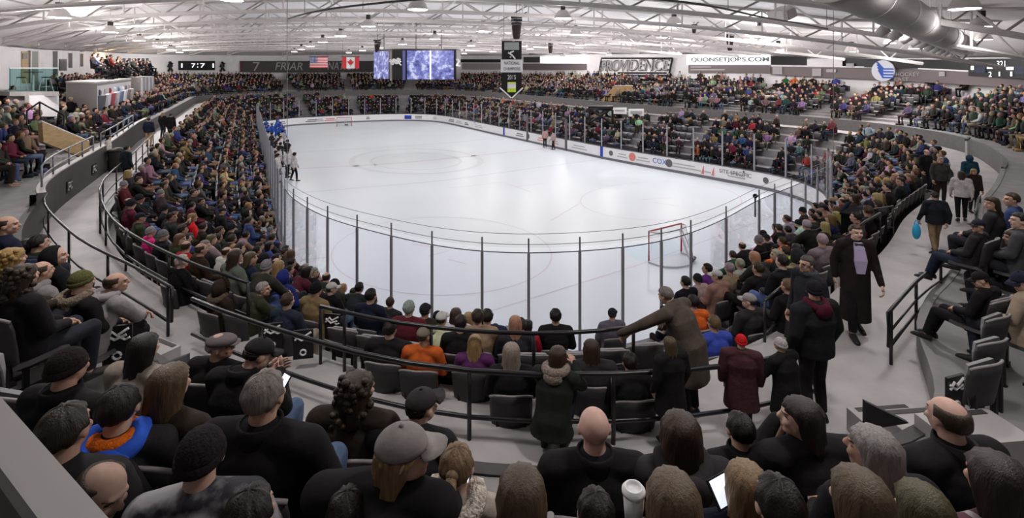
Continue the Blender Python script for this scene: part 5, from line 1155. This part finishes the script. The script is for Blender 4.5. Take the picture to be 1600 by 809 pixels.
put(255, 178, 'con', 'stand', 'blond haired woman in dark coat on the left walkway', BLK, hair='long', hc=HBL, yaw=-10, s=.90)
put(267, 180, 'con', 'stand', 'dark haired man in black coat beside the blond woman, left walkway', BLK, hair='short', hc=HDK, yaw=10, s=.92)
# ---- noticeable people in the lower stand
put(610, 514, 'lo0', 'sit', 'broad person in black jacket in the top lower row, left of the orange jacket', BLK, hair='short', hc=HDK, bulk=1.25, s=.97)
put(664, 524, 'lo0', 'sit', 'person in speckled cap and orange jacket in the top lower row', (.50, .10, .02), hair='cap', hatc=(.20, .165, .12), hc=HBR, hy=-35, s=.97)
put(742, 536, 'lo0', 'sit', 'blonde child in purple jacket beside the orange jacket', (.10, .025, .10), hair='long', hc=HBL, s=.90)
put(799, 551, 'lo0', 'sit', 'woman with long grey blonde hair in the top lower row', BLK, hair='verylong', hc=(.22, .175, .14), s=1.0)
put(924, 545, 'lo0', 'sit', 'woman with long dark brown hair in dark coat in the top lower row', CHA, hair='verylong', hc=HBR, s=.97, bulk=1.15)
put(984, 566, 'lo0', 'sit', 'small dark haired person in the top lower row near the aisle', BLK, hair='short', hc=HDK, s=.95)
put(720, 505, 'lo0', 'sit', 'dark haired person in black coat behind the blonde child', BLK, hair='short', hc=HDK, s=.95)
put(412, 452, 'lo0', 'sit_forward', 'grey haired man in olive jacket at the left end of the aisle', OLI, hair='short', hc=HGR, dy=-20, hy=-35, s=.95)
put(450, 470, 'lo0', 'sit', 'brown haired person in navy jacket sitting beside the olive jacket', (.018, .024, .04), hair='short', hc=HBR, s=.97, tc=(.3, .25, .2))
put(445, 432, 'lo1', 'sit', 'person with bright blue hood up in the lower stand', (.02, .03, .16), hair='hoodup', hatc=(.02, .03, .18))
put(436, 416, 'lo1', 'sit', 'long blond haired person in black jacket above the bright blue hood', BLK, hair='long', hc=HBL)
put(494, 452, 'lo1', 'sit', 'person in black knit cap and tan jacket beside the near glass', (.20, .14, .07), hair='beanie', hatc=BLK, hc=HBL, s=1.05)
put(580, 462, 'lo2', 'sit', 'dark haired man sitting high against the ice, left of centre', NAV, hair='short', hc=HDK, s=1.12)
put(868, 494, 'lo2', 'sit', 'dark haired man in black jacket against the ice, right of centre', BLK, hair='short', hc=HDK, s=1.08)
put(301, 340, 'lo2', 'sit', 'long blond haired girl in bright red jacket in the left lower stand', (.60, .015, .02), hair='verylong', hc=(.22, .13, .05), s=1.1, bulk=1.1)
put(236, 362, 'lo0', 'sit', 'child in grey hat and bright pink jacket in the left lower stand', (.75, .03, .22), hair='beanie', hatc=(.3, .28, .28), s=.9)
put(285, 408, 'lo0', 'sit', 'white haired person in black jacket in the top left lower row', BLK, hair='short', hc=(.45, .40, .36))
put(346, 449, 'lo0', 'sit', 'person with brown fur trimmed hood in the top left lower row', BRN, hair='hoodfur', hatc=BRN, hc=HBR, ex=[('furhood', (.10, .075, .055))], s=.95)
put(1226, 393, 'lo2', 'sit', 'person in bright yellow green jacket in the right lower stand', (.42, .62, .03), hair='short', hc=HBR, s=1.05)
put(1230, 447, 'lo0', 'sit', 'light brown haired person in dark jacket below the yellow green jacket', BLK, hair='short', hc=HLB, s=.97)
put(1170, 470, 'lo1', 'sit', 'person in white front cap and dark jacket in the right lower stand', CHA, hair='cap', hatc=(.3, .28, .28), hy=35, s=1.05)
put(1115, 505, 'lo1', 'sit', 'person in bright blue jacket in the right lower stand beside the leaning man', (.05, .08, .42), hair='short', hc=HLB, s=1.0)
put(1082, 472, 'lo1', 'sit', 'person in orange jacket just right of the leaning man', (.65, .12, .02), hair='short', hc=HDK, s=1.0)
# things they hold
def phone(lb, u, v, D, yaw, lit=1.0, size=(.075, .15), name='phone'):
    t = thing(name, lb, name, WD(u, v, D), yaw); R = Matrix.Rotation(-.7, 3, 'X')
    mb = MB(); mb.box((0, 0, 0), (size[0], .010, size[1]), R); mb.build('case', M_black, t); mb = MB(); mb.box(R @ Vector((0, -.006, 0)), (size[0]*.88, .003, size[1]*.88), R); mb.build('screen', M_screen, t)
phone('lit phone held by the man in dark cap', 441, 602, 3.45, -.6)
phone('lit phone by the blonde ponytail woman', 724, 752, 2.35, -.4, size=(.06, .08))
phone('lit tablet held by straight blonde woman', 1132, 764, 2.25, .5, size=(.15, .11), name='tablet')
cup = thing('coffee_cup', 'white paper coffee cup with lid at the bottom edge', 'cup', WD(990, 766, 2.0)); mb = MB(); mb.lathe([(.034, -.12), (.042, -.005)], n=20); mb.build('cup_body', M_white, cup, True); mb = MB(); mb.lathe([(.046, -.008), (.046, .004), (.038, .006), (.036, .016), (.03, .016), (.028, .008), (0, .008)], n=24); mb.build('lid', M_white, cup, True)
bag = thing('blue_bag', 'small bright blue bag in the hand of the walking man', 'bag', WD(1432, 354, 10.75)); mb = MB(); mb.ball((0, 0, -.1), (.09, .05, .17), n=12, m=8); mb.build('bag_body', mat('bright_blue', (.03, .35, .60), .5), bag, True); mb = MB(); mb.tube([(-.05, 0, .05), (-.02, 0, .13), (.02, 0, .13), (.05, 0, .05)], .01, 6); mb.build('handle', mat('bright_blue', (0, 0, 0)), bag)
# lilac shirt, bow tie of the overcoat man and the glasses
def on_person(lbl): return next(o for o in COL.objects if o.get('label') == lbl)
cm = on_person('man in long dark overcoat and lilac shirt walking towards the camera')
mb = MB(); mb.loft([[V(-.055, .165, 1.02), V(.055, .165, 1.02), V(.055, .15, 1.02), V(-.055, .15, 1.02)], [V(-.085, .175, 1.22), V(.085, .175, 1.22), V(.085, .13, 1.22), V(-.085, .13, 1.22)], [V(-.07, .125, 1.40), V(.07, .125, 1.40), V(.07, .06, 1.40), V(-.07, .06, 1.40)], [V(-.055, .085, 1.48), V(.055, .085, 1.48), V(.05, .03, 1.48), V(-.05, .03, 1.48)]]); mb.build('shirt', mat('lilac_cloth', (.50, .42, .62), .8), cm)
mb = MB()
for sgn in (1, -1): mb.tube([(0, .105, 1.455), (.055*sgn, .10, 1.455)], .02, 8, radii=[.010, .026])
mb.build('bow_tie', M_dark, cm, True)
gm = on_person('man with glasses and dark coat facing left behind the maroon hood'); Hm = body_set('stand', 0, 0, 0, 'coat')['head']
mb = MB()
for sgn in (1, -1): mb.tube([Hm @ V(.033*sgn+.022*math.cos(t), .094, .008+.018*math.sin(t)) for t in np.linspace(0, 6.283, 15)[:-1]], .004, 6, closed=True); mb.tube([Hm @ V(.055*sgn, .09, .01), Hm @ V(.080*sgn, .0, .012)], .004, 6)
mb.build('glasses', M_black, gm)
jm = on_person('man in dark cap and black jacket with small white chest patch, beside brown bob woman'); mb = MB(); mb.ball((.12, -.075, .98), (.035, .02, .012), n=10, m=6); mb.build('white_patch', M_wlet, jm, True)
# two officials on the ice by the right boards and the players at the bench
def ice_person(u, v, pose, lb, jc, yaw, s, group, hatc, tc=BLK, hair='helmet'):
    p = W(u, v, 0); return person((p.x, p.y, 0), math.radians(yaw), pose, lb, jc, hair=hair, hatc=hatc, tc=tc, s=s, lod=1, group=group, shoes=True)
ice_person(851.5, 230, 'stand', 'official in striped jersey standing by the right boards, left one of two', (.42, .26, .25), 10, 1.04, 'ice officials', BLK)
ice_person(864.5, 234, 'walk', 'official in striped jersey skating by the right boards, right one of two', (.40, .30, .30), 60, 1.04, 'ice officials', BLK)
rb = random.Random(11)
k_ = 0
for t_ in np.linspace(.36, .88, 20):                    # blue team, then white team, along the left boards
    for lane in (0, 1):
        x, y = -7.5-24.5*t_, 17.1+46.8*t_
        if lane and rb.random() < .3: continue
        n = NRM[int(240)]; d = rb.uniform(-2.1, -1.1) if lane == 0 else rb.uniform(-.9, -.4)
        x += n[0]*d; y += n[1]*d; blue = t_ > .66
        u, v = PX(x, y, 1.3); k_ += 1
        person((x, y, 0), yaw_of((-n[0], -n[1]))+rb.uniform(-.7, .7), 'stand' if rb.random() < .7 else 'walk', f'hockey player in {"blue" if blue else "white and black"} uniform, {nth(k_)} from the near end of the left boards', ((.02, .07, .33) if blue else ((.45, .44, .45) if rb.random() < .65 else (.03, .03, .03))), hair='helmet', hatc=((.03, .06, .25) if blue else (.02, .02, .02)), tc=((.02, .05, .22) if blue else BLK), s=1.12, lod=1, group='hockey players by the left boards', bulk=1.2)
# ================================================================== SEATS
def seat_meshes():
    R = {}
    mb = MB(); rows = []
    n = 13
    for z, sc in ((.47, .90), (.60, .97), (.76, 1.0), (.88, .98)):
        o = []; i = []
        for q in range(n):
            a = -1+2*q/(n-1); x = .24*sc*a; y = -.235-(z-.47)*.16+.085*a*a; o.append(V(x, y-.014, z-.05*abs(a)**3*(z > .8))); i.append(V(x*.97, y+.014, z-.05*abs(a)**3*(z > .8)))
        rows.append(o+i[::-1])
    mb.loft(rows); R['backrest'] = mb.mesh('seat_backrest', M_seat, True)
    mb = MB(); mb.tube([V(.238*a, -.235-.066+.085*a*a, .885-.05*abs(a)**3) for a in np.linspace(-1, 1, 13)], .013, 8); R['rim'] = mb.mesh('seat_rim', M_rim, True)
    def pan(up):
        mb = MB(); rows = []
        for t, wd in ((0, .19), (.1, .215), (.3, .22), (.40, .19)):
            p = V(0, -.17+t, .44) if not up else V(0, -.165+.02*t, .45+t*.98)
            nn = V(0, 0, .022) if not up else V(0, .022, 0)
            rows.append([p+V(-wd, 0, 0)-nn, p+V(wd, 0, 0)-nn, p+V(wd*.9, 0, 0)+nn*.6, p+V(-wd*.9, 0, 0)+nn*.6])
        mb.loft(rows); return mb.mesh('seat_pan', M_pan if up else M_seat, False)
    R['pan'] = pan(False); R['panup'] = pan(True)
    mb = MB()
    for s in (1, -1): mb.box((.15*s, -.2, .30), (.035, .05, .60)); mb.box((.15*s, -.14, .02), (.05, .2, .03))
    R['bracket'] = mb.mesh('seat_bracket', M_black); return R
SM = seat_meshes()
def seat(base, yaw, used, lb, group='stadium seats'):
    t = thing('stadium_seat', lb, 'seat', base, yaw, group); link('backrest', SM['backrest'], t); link('rim', SM['rim'], t); link('seat_pan', SM['pan' if used else 'panup'], t); link('bracket', SM['bracket'], t); return t
NSEAT = 0
NAMED = {}
def nsq(a, b): return (a[0]-b[0])**2+(a[1]-b[1])**2

# ================================================================== SEATED CROWD
rr = random.Random(21)
aisle_i = {'low': [191.55, 186.75, 184.4, 180.0, 204.5, 213, 224, 236, 250, 266, 282, 296], 'up': [194.5, 185.0, 178.5, 203.5, 214, 228, 244, 262, 280, 297]}
for u in (462, 548, 635, 745, 905, 1035, 1118, 1245, 1330): 
    q = min(np.arange(3, 168, .2), key=lambda i: abs(PX(*off(i, dT(i))[:2], ZC)[0]-u)+(1e4 if off(i, 0)[1] < 3 else 0)); aisle_i['low'].append(q); aisle_i['up'].append(q)
def cands(tier, k):
    L = []; pts = [off(i, (low_row(i, k) if tier == 'low' else up_row(i, k))[0]) for i in np.arange(0, NB, .25)]
    s = 0.0; nxt = 0.0
    for a in range(len(pts)):
        p = pts[a]; q = pts[(a+1) % len(pts)]; sl = math.hypot(q[0]-p[0], q[1]-p[1])
        while nxt <= s+sl and sl > 0:
            f = (nxt-s)/sl; x, y = p[0]+(q[0]-p[0])*f, p[1]+(q[1]-p[1])*f; i = (a+f)*.25; z = (low_row(i, k) if tier == 'low' else up_row(i, k))[1]
            nxt += .56
            dd = (low_row(i, k) if tier == 'low' else up_row(i, k))[0]
            if tier == 'low' and k > 0 and dd < low_row(i, k-1)[0]-.9 and False: continue
            if tier == 'low' and dd <= .76 and (k < NLOW-1) and (dT(i)-.50-PITL*k) < .72: continue
            if min(abs(((i-m+150) % 300)-150)*.55 for m in aisle_i[tier]) < (.62 if tier == 'low' else .52): continue
            L.append((x, y, z, i))
        s += sl
    return L
def occupancy(tier, k, i, u):
    if tier == 'up' and k >= 8 and 62 < i < 110: return .5
    if 95 < i < 128: return .62 if tier == 'low' else .84
    if 128 <= i < 158: return .78 if tier == 'up' else .9
    if 60 < i <= 95: return .86
    return .94
PAL = [('black', BLK, 26), ('charcoal', CHA, 18), ('navy', (.014, .02, .05), 12), ('dark brown', BRN, 10), ('maroon', (.09, .012, .022), 5), ('grey', (.13, .125, .13), 8), ('light grey', (.32, .30, .30), 5), ('olive', OLI, 4), ('blue', (.04, .07, .22), 5), ('red', (.35, .02, .03), 2), ('white', (.55, .53, .52), 4), ('tan', (.26, .18, .11), 4), ('green', (.02, .10, .045), 2), ('purple', (.12, .03, .16), 1), ('orange', (.55, .13, .02), 1)]
HP = [('short brown hair', 'short', HBR, 20), ('short dark hair', 'short', HDK, 18), ('grey hair', 'short', HGR, 9), ('a balding head', 'thin', HBR, 8), ('long brown hair', 'long', HBR, 10), ('long blond hair', 'long', HBL, 9), ('long dark hair', 'long', HDK, 6), ('a brown bob', 'bob', HLB, 5), ('a dark knit hat', 'beanie', (.02, .02, .025), 7), ('a grey knit hat', 'beanie', (.2, .19, .2), 3), ('a dark cap', 'cap', (.02, .02, .03), 6), ('a white cap', 'cap', (.5, .48, .46), 2), ('a dark hood up', 'hoodup', (.02, .02, .025), 2)]
def pick(L, r): return r.choices(L, [x[-1] for x in L])[0]
allc = []
for tier, nk in (('low', NLOW), ('up', NUP)):
    for k in range(nk):
        for x, y, z, i in cands(tier, k):
            if y < 1.2: continue
            u, v = PX(x, y, z+1.15)
            if not (-25 < u < 1625 and 60 < v < 830): continue
            if tier == 'up' and y < 3.9 and 181 < i < 197: continue
            if tier == 'up' and 180.5 < i < 200 and k < 2 and y < 6: continue
            if tier == 'up' and 174 < i < 186 and y < 8: continue
            if tier == 'low' and k == 0 and 500 < u < 1015: continue
            if tier == 'up' and 236 < i < 262 and k > 3 and u < 215: continue
            if tier == 'up' and y < 30 and u < 110 and k > 7: continue
            if abs(u-68-.45*(v-150)) < 14 and 150 < v < 260 and tier == 'up' and y < 26: continue
            allc.append((math.hypot(x, y), tier, k, x, y, z, i, u, v))
allc.sort()
hand = list(PLACED)
CROWD = []; SEATFAR = []; IND = []
NIND = 300-NPEOPLE[0]
for c in allc:
    dist, tier, k, x, y, z, i, u, v = c
    if any((hx-x)**2+(hy_-y)**2 < .42**2 and abs(hz-z) < .6 for hx, hy_, hz in hand): continue
    occ = rr.random() < occupancy(tier, k, i, u); iq, d, yw = int(i) % NB, 0, None; n = off(i, 0)[2]; yw = yaw_of((-n[0], -n[1]))
    if not occ: SEATFAR.append((x, y, z, yw, False, tier, k, i, u)); continue
    SEATFAR.append((x, y, z, yw, True, tier, k, i, u))
    if len(IND) < NIND: IND.append((x, y, z, yw, tier, k, i, u, v))
    else: CROWD.append((x, y, z, yw, tier, k, i, u))
def zone(i, u, tier):
    if tier == 'low': return 'left lower stand' if i > 197 else ('right lower stand' if i < 184.4 else 'near lower stand')
    return 'left upper stand' if i > 190 else 'right upper stand'
cnt = {}
for x, y, z, yw, tier, k, i, u, v in sorted(IND, key=lambda q: q[7]):
    zn = zone(i, u, tier); key = (zn, k); cnt[key] = cnt.get(key, 0)+1
    cn, cc, _ = pick(PAL, rr); hn, hk, hc, _ = pick(HP, rr)
    rowp = f'{nth(k+1)} row from {"top" if tier == "low" else "front"}'
    lb = f'person in {cn} jacket with {hn}, {nth(cnt[key])} along the {rowp}, {zn}'
    wd = lb.replace(',', '').replace('-', ' ').split()
    if len(wd) > 15: lb = f'{cn} jacket, {hn}, {nth(cnt[key])} in {rowp}, {zn}'
    pose = rr.choices(['sit', 'sit_forward', 'sit_back' if tier == 'low' else 'sit', 'sit_phone'], [6, 2.5, 1 if tier == 'low' else .1, .8])[0]
    jit = lambda c: tuple(max(.004, q*rr.uniform(.8, 1.25)) for q in c)
    hy_ = rr.choice([0, 0, 35, -35])
    if hk in ('beanie', 'cap', 'hoodup'): hatc, hcc = hc, rr.choice([HBR, HDK, HLB])
    else: hatc, hcc = BLK, jit(hc)
    person((x, y, z), yw+rr.uniform(-.2, .2), pose, lb, jit(cc), hair=hk, hc=hcc, hatc=hatc, tc=jit(rr.choice([BLK, DJE, JEA, CHA, BRN, DJE])), s=rr.uniform(.95, 1.1), hy=hy_, lod=1, group='spectators', shoes=False, bulk=rr.uniform(1.0, 1.15))
# seats of the nearest people, as things; labels by whose seat it is
owners = [o for o in COL.objects if o.name.split('.')[0] == 'person' and o.parent is None]
made = []
for base, yw, used in SEATS:
    own = min(owners, key=lambda o: nsq(o.location, base)); made.append(base)
    short = own['label'].split(',')[0]; ws = short.split()[:11]
    seat(base+Vector((0, -.0, 0)), inward(base.x, base.y)[2], True, 'dark seat of the '+' '.join(ws))
cs = {}
for q, (x, y, z, yw, used, tier, k, i, u) in enumerate(sorted(SEATFAR, key=lambda c: c[0]**2+c[1]**2)[:300-len(made)]):
    zn = zone(i, u, tier); cs.setdefault((zn, k), []).append((u, x, y, z, yw, used))
for (zn, k), L in cs.items():
    for q, (u, x, y, z, yw, used) in enumerate(sorted(L)):
        seat((x, y, z), yw, used, f'dark plastic seat, {nth(q+1)} along the {nth(k+1)} row from the {"top" if "lower" in zn else "front"}, {zn}')
# the empty grey backs of the top lower row between its sitters
for q, u in enumerate((528, 556, 585, 640, 690, 762, 828, 858, 888, 955, 1008)):
    i = i_of(u, ZC+.3, 184, 194, dT(188)-.5); x, y, n = off(i, low_row(i, 0)[0]); 
    if any(nsq((x, y), b) < .4**2 for b in made): continue
    made.append(Vector((x, y, 0))); seat((x, y, ZC-LTOP), yaw_of((-n[0], -n[1])), False, f'empty grey seat, {nth(q+1)} from the aisle in the top near lower row')
for q, (u, v) in enumerate(((1512, 575), (1522, 535), (1530, 503), (1500, 612))):
    p = W(u, v, 3.9+.45); i, d, yw = inward(p.x, p.y); seat((p.x, p.y, 3.9), yw, False, f'empty folded grey seat by the right steps, {nth(q+1)} of the front four')
for q, (u, v) in enumerate(((55, 620), (20, 560), (140, 700))):
    p = W(u, v, ZU+RISU+.7); i, d, yw = inward(p.x, p.y); seat((p.x, p.y, ZU+RISU), yw, False, f'empty folded seat in the second near row, {("left by the ledge", "far left edge", "left below the ledge", "upper right corner", "right beside the steps")[q]}')
# row-end panels with the white skater emblem
def end_panel(u, v, z, lb, yaw):
    t = thing('row_end_panel', lb, 'seat end panel', W(u, v, z), yaw, 'row end panels')
    mb = MB(); mb.box((0, 0, -.02), (.25, .03, .38)); mb.build('panel', M_black, t)
    mb = MB(); mb.tube([(-.10, -.02, .05), (-.04, -.02, .12), (.0, -.02, .08), (.10, -.02, .14)], .014, 6); mb.tube([(-.1, -.02, .10), (-.02, -.02, .04), (.08, -.02, .08)], .014, 6); mb.tube([(0, -.02, .08), (.07, -.02, .03), (.11, -.02, .05)], .012, 6); mb.build('emblem', M_wlet, t)
    mb = MB(); mb.tube([(.0+.035*math.cos(a), -.02, -.12+.035*math.sin(a)) for a in np.linspace(0, 6.28, 13)[:-1]], .012, 6, closed=True); mb.build('row_letter_ring', M_wlet, t)
end_panel(86, 528, 4.85, 'black row end panel with white emblem under the left bald man', .35); end_panel(184, 535, 4.85, 'black row end panel with white emblem under the right bald man', .3)
end_panel(426, 524, ZC+.35, 'black row end panel with white emblem beside the olive jacket', .2); end_panel(474, 535, ZC+.35, 'black row end panel with white emblem beside the navy jacket', .2); end_panel(520, 508, ZC+.2, 'black row end panel with white emblem across the aisle', -.2)
end_panel(1492, 612, 3.9+.3, 'black row end panel with white emblem by the right steps', .3)

# ---- everybody farther away, and their seats
def lowpoly_person():
    mb = MB(); ids = []
    def mark(c): ids.extend([c]*(len(mb.v)-len(ids)))
    mb.loft([ring(V(0, 0, .45), .19, .15, (0, 0, 1), 8), ring(V(0, -.02, .72), .18, .14, (0, 0, 1), 8), ring(V(0, -.04, .95), .22, .13, (0, 0, 1), 8), ring(V(0, -.04, 1.06), .10, .09, (0, 0, 1), 8)])
    for s in (1, -1): mb.tube([(.22*s, -.03, .98), (.27*s, .03, .74), (.1*s, .27, .64)], .06, 5, radii=[.075, .065, .045])
    mark(0)
    mb.ball((0, .01, 1.18), (.078, .095, .115), n=8, m=6)
    for s in (1, -1): mb.ball((.08*s, .3, .63), (.04, .055, .035), n=5, m=4)
    mark(1)
    mb.ball((0, -.015, 1.215), (.09, .105, .10), n=8, m=6, fn=lambda p: p if not (p.y > .03 and p.z < .03) else p*.7); mark(2)
    for s in (1, -1): mb.tube([(.1*s, .0, .50), (.13*s, .45, .50), (.12*s, .42, .08)], .08, 5, radii=[.095, .08, .055]); mb.box((.12*s, .48, .05), (.09, .24, .09))
    mark(3); return mb, np.array(ids)
def tile(name, label, mb, ids, places, colours):
    base = np.array(mb.v); nv = len(base); nf = len(mb.f); N = len(places); co = np.empty((N, nv, 3)); colr = np.ones((N, nv, 4))
    for q, ((x, y, z, yw, s), cl) in enumerate(zip(places, colours)):
        c, sn = math.cos(yw)*s, math.sin(yw)*s
        co[q, :, 0] = x+base[:, 0]*c-base[:, 1]*sn; co[q, :, 1] = y+base[:, 0]*sn+base[:, 1]*c; co[q, :, 2] = z+base[:, 2]*s; colr[q, :, :3] = np.array(cl)[ids]
    me = bpy.data.meshes.new(name); me.vertices.add(N*nv); me.vertices.foreach_set('co', co.ravel())
    ls = np.array([i for f in mb.f for i in f]); lt = np.array([len(f) for f in mb.f]); starts = np.r_[0, np.cumsum(lt)[:-1]]
    me.loops.add(N*len(ls)); me.loops.foreach_set('vertex_index', (ls[None, :]+np.arange(N)[:, None]*nv).ravel().astype(np.int32))
    me.polygons.add(N*nf); me.polygons.foreach_set('loop_start', (starts[None, :]+np.arange(N)[:, None]*len(ls)).ravel().astype(np.int32)); me.polygons.foreach_set('loop_total', np.tile(lt, N).astype(np.int32))
    me.update(calc_edges=True); a = me.color_attributes.new('Col', 'FLOAT_COLOR', 'POINT'); a.data.foreach_set('color', colr.ravel()); me.materials.append(M_crowd); me.validate()
    o = link(name, me); o['kind'] = 'stuff'; tag(o, label, 'crowd' if 'crowd' in name else 'seats'); return o
mb, ids = lowpoly_person(); pl = []; cl = []
vary = lambda c, a=.75, b=1.3: tuple(q*rr.uniform(a, b) for q in c)
HC = [HBR, HDK, HLB, HBL, HGR, (.02, .02, .025), (.3, .28, .28), HBR, HDK, HLB]
for x, y, z, yw, tier, k, i, u in CROWD:
    jx, jy = rr.uniform(-.10, .10), rr.uniform(-.12, .12); pl.append((x+jx, y+jy, z, yw+rr.uniform(-.6, .6), rr.uniform(.88, 1.1))); cn, cc, _ = pick(PAL, rr)
    cc = tuple(.72*q+.28*.55*(cc[0]+cc[1]+cc[2])/3 for q in cc); cl.append([vary(cc, .4, .95), vary(rr.choice(SK), .65, .9), vary(rr.choice(HC)), vary(rr.choice([BLK, DJE, JEA, CHA, BRN, KHA]))])
# people standing along the back of the upper stand and on the left deck
for i in list(np.arange(62, 150, 1.3)):
    if rr.random() < .55:
        d, z = up_row(i, NUP-1); x, y, n = off(i, d+.9); pl.append((x, y, z+.30, yaw_of((-n[0], -n[1]))+rr.uniform(-.5, .5), 1.05)); cn, cc, _ = pick(PAL, rr); cl.append([vary(cc), rr.choice(SK), vary(rr.choice(HC)), BLK])
for q in range(60):
    u = rr.uniform(142, 236); D = 27+(u-150)*.28+rr.uniform(2.2, 6); p = WD(u, 0, D); pl.append((p.x, p.y, 6.75+rr.uniform(0, .55), yaw_of((.86, .5))+rr.uniform(-.5, .5), 1.05)); cn, cc, _ = pick(PAL, rr); cl.append([vary(cc), rr.choice(SK), vary(rr.choice(HC)), BLK])
tile('crowd', 'distant seated crowd filling the stands all round the ice', mb, ids, pl, cl)
mb = MB(); mb.box((0, -.24, .66), (.46, .05, .42)); mb.box((0, -.02, .43), (.42, .38, .05)); n1 = len(mb.v); mb.box((0, -.25, .88), (.44, .07, .03)); ids = np.array([0]*8+[1]*(n1-8)+[2]*8)
near300 = 300-len(made)
far_s = sorted(SEATFAR, key=lambda c: c[0]**2+c[1]**2)[near300:]
tile('far_seats', 'rows of distant grey seats under and between the crowd', mb, ids, [(x, y, z, yw, 1) for x, y, z, yw, *_ in far_s], [[(.07, .066, .07), (.22, .215, .22), (.42, .40, .40)] if us else [(.07, .066, .07), (.38, .37, .38), (.42, .40, .40)] for x, y, z, yw, us, *_ in far_s])
print('PEOPLE', NPEOPLE[0], 'IND', len(IND), 'CROWD', len(pl), 'SEATS', len(made), 'FARSEATS', len(far_s))
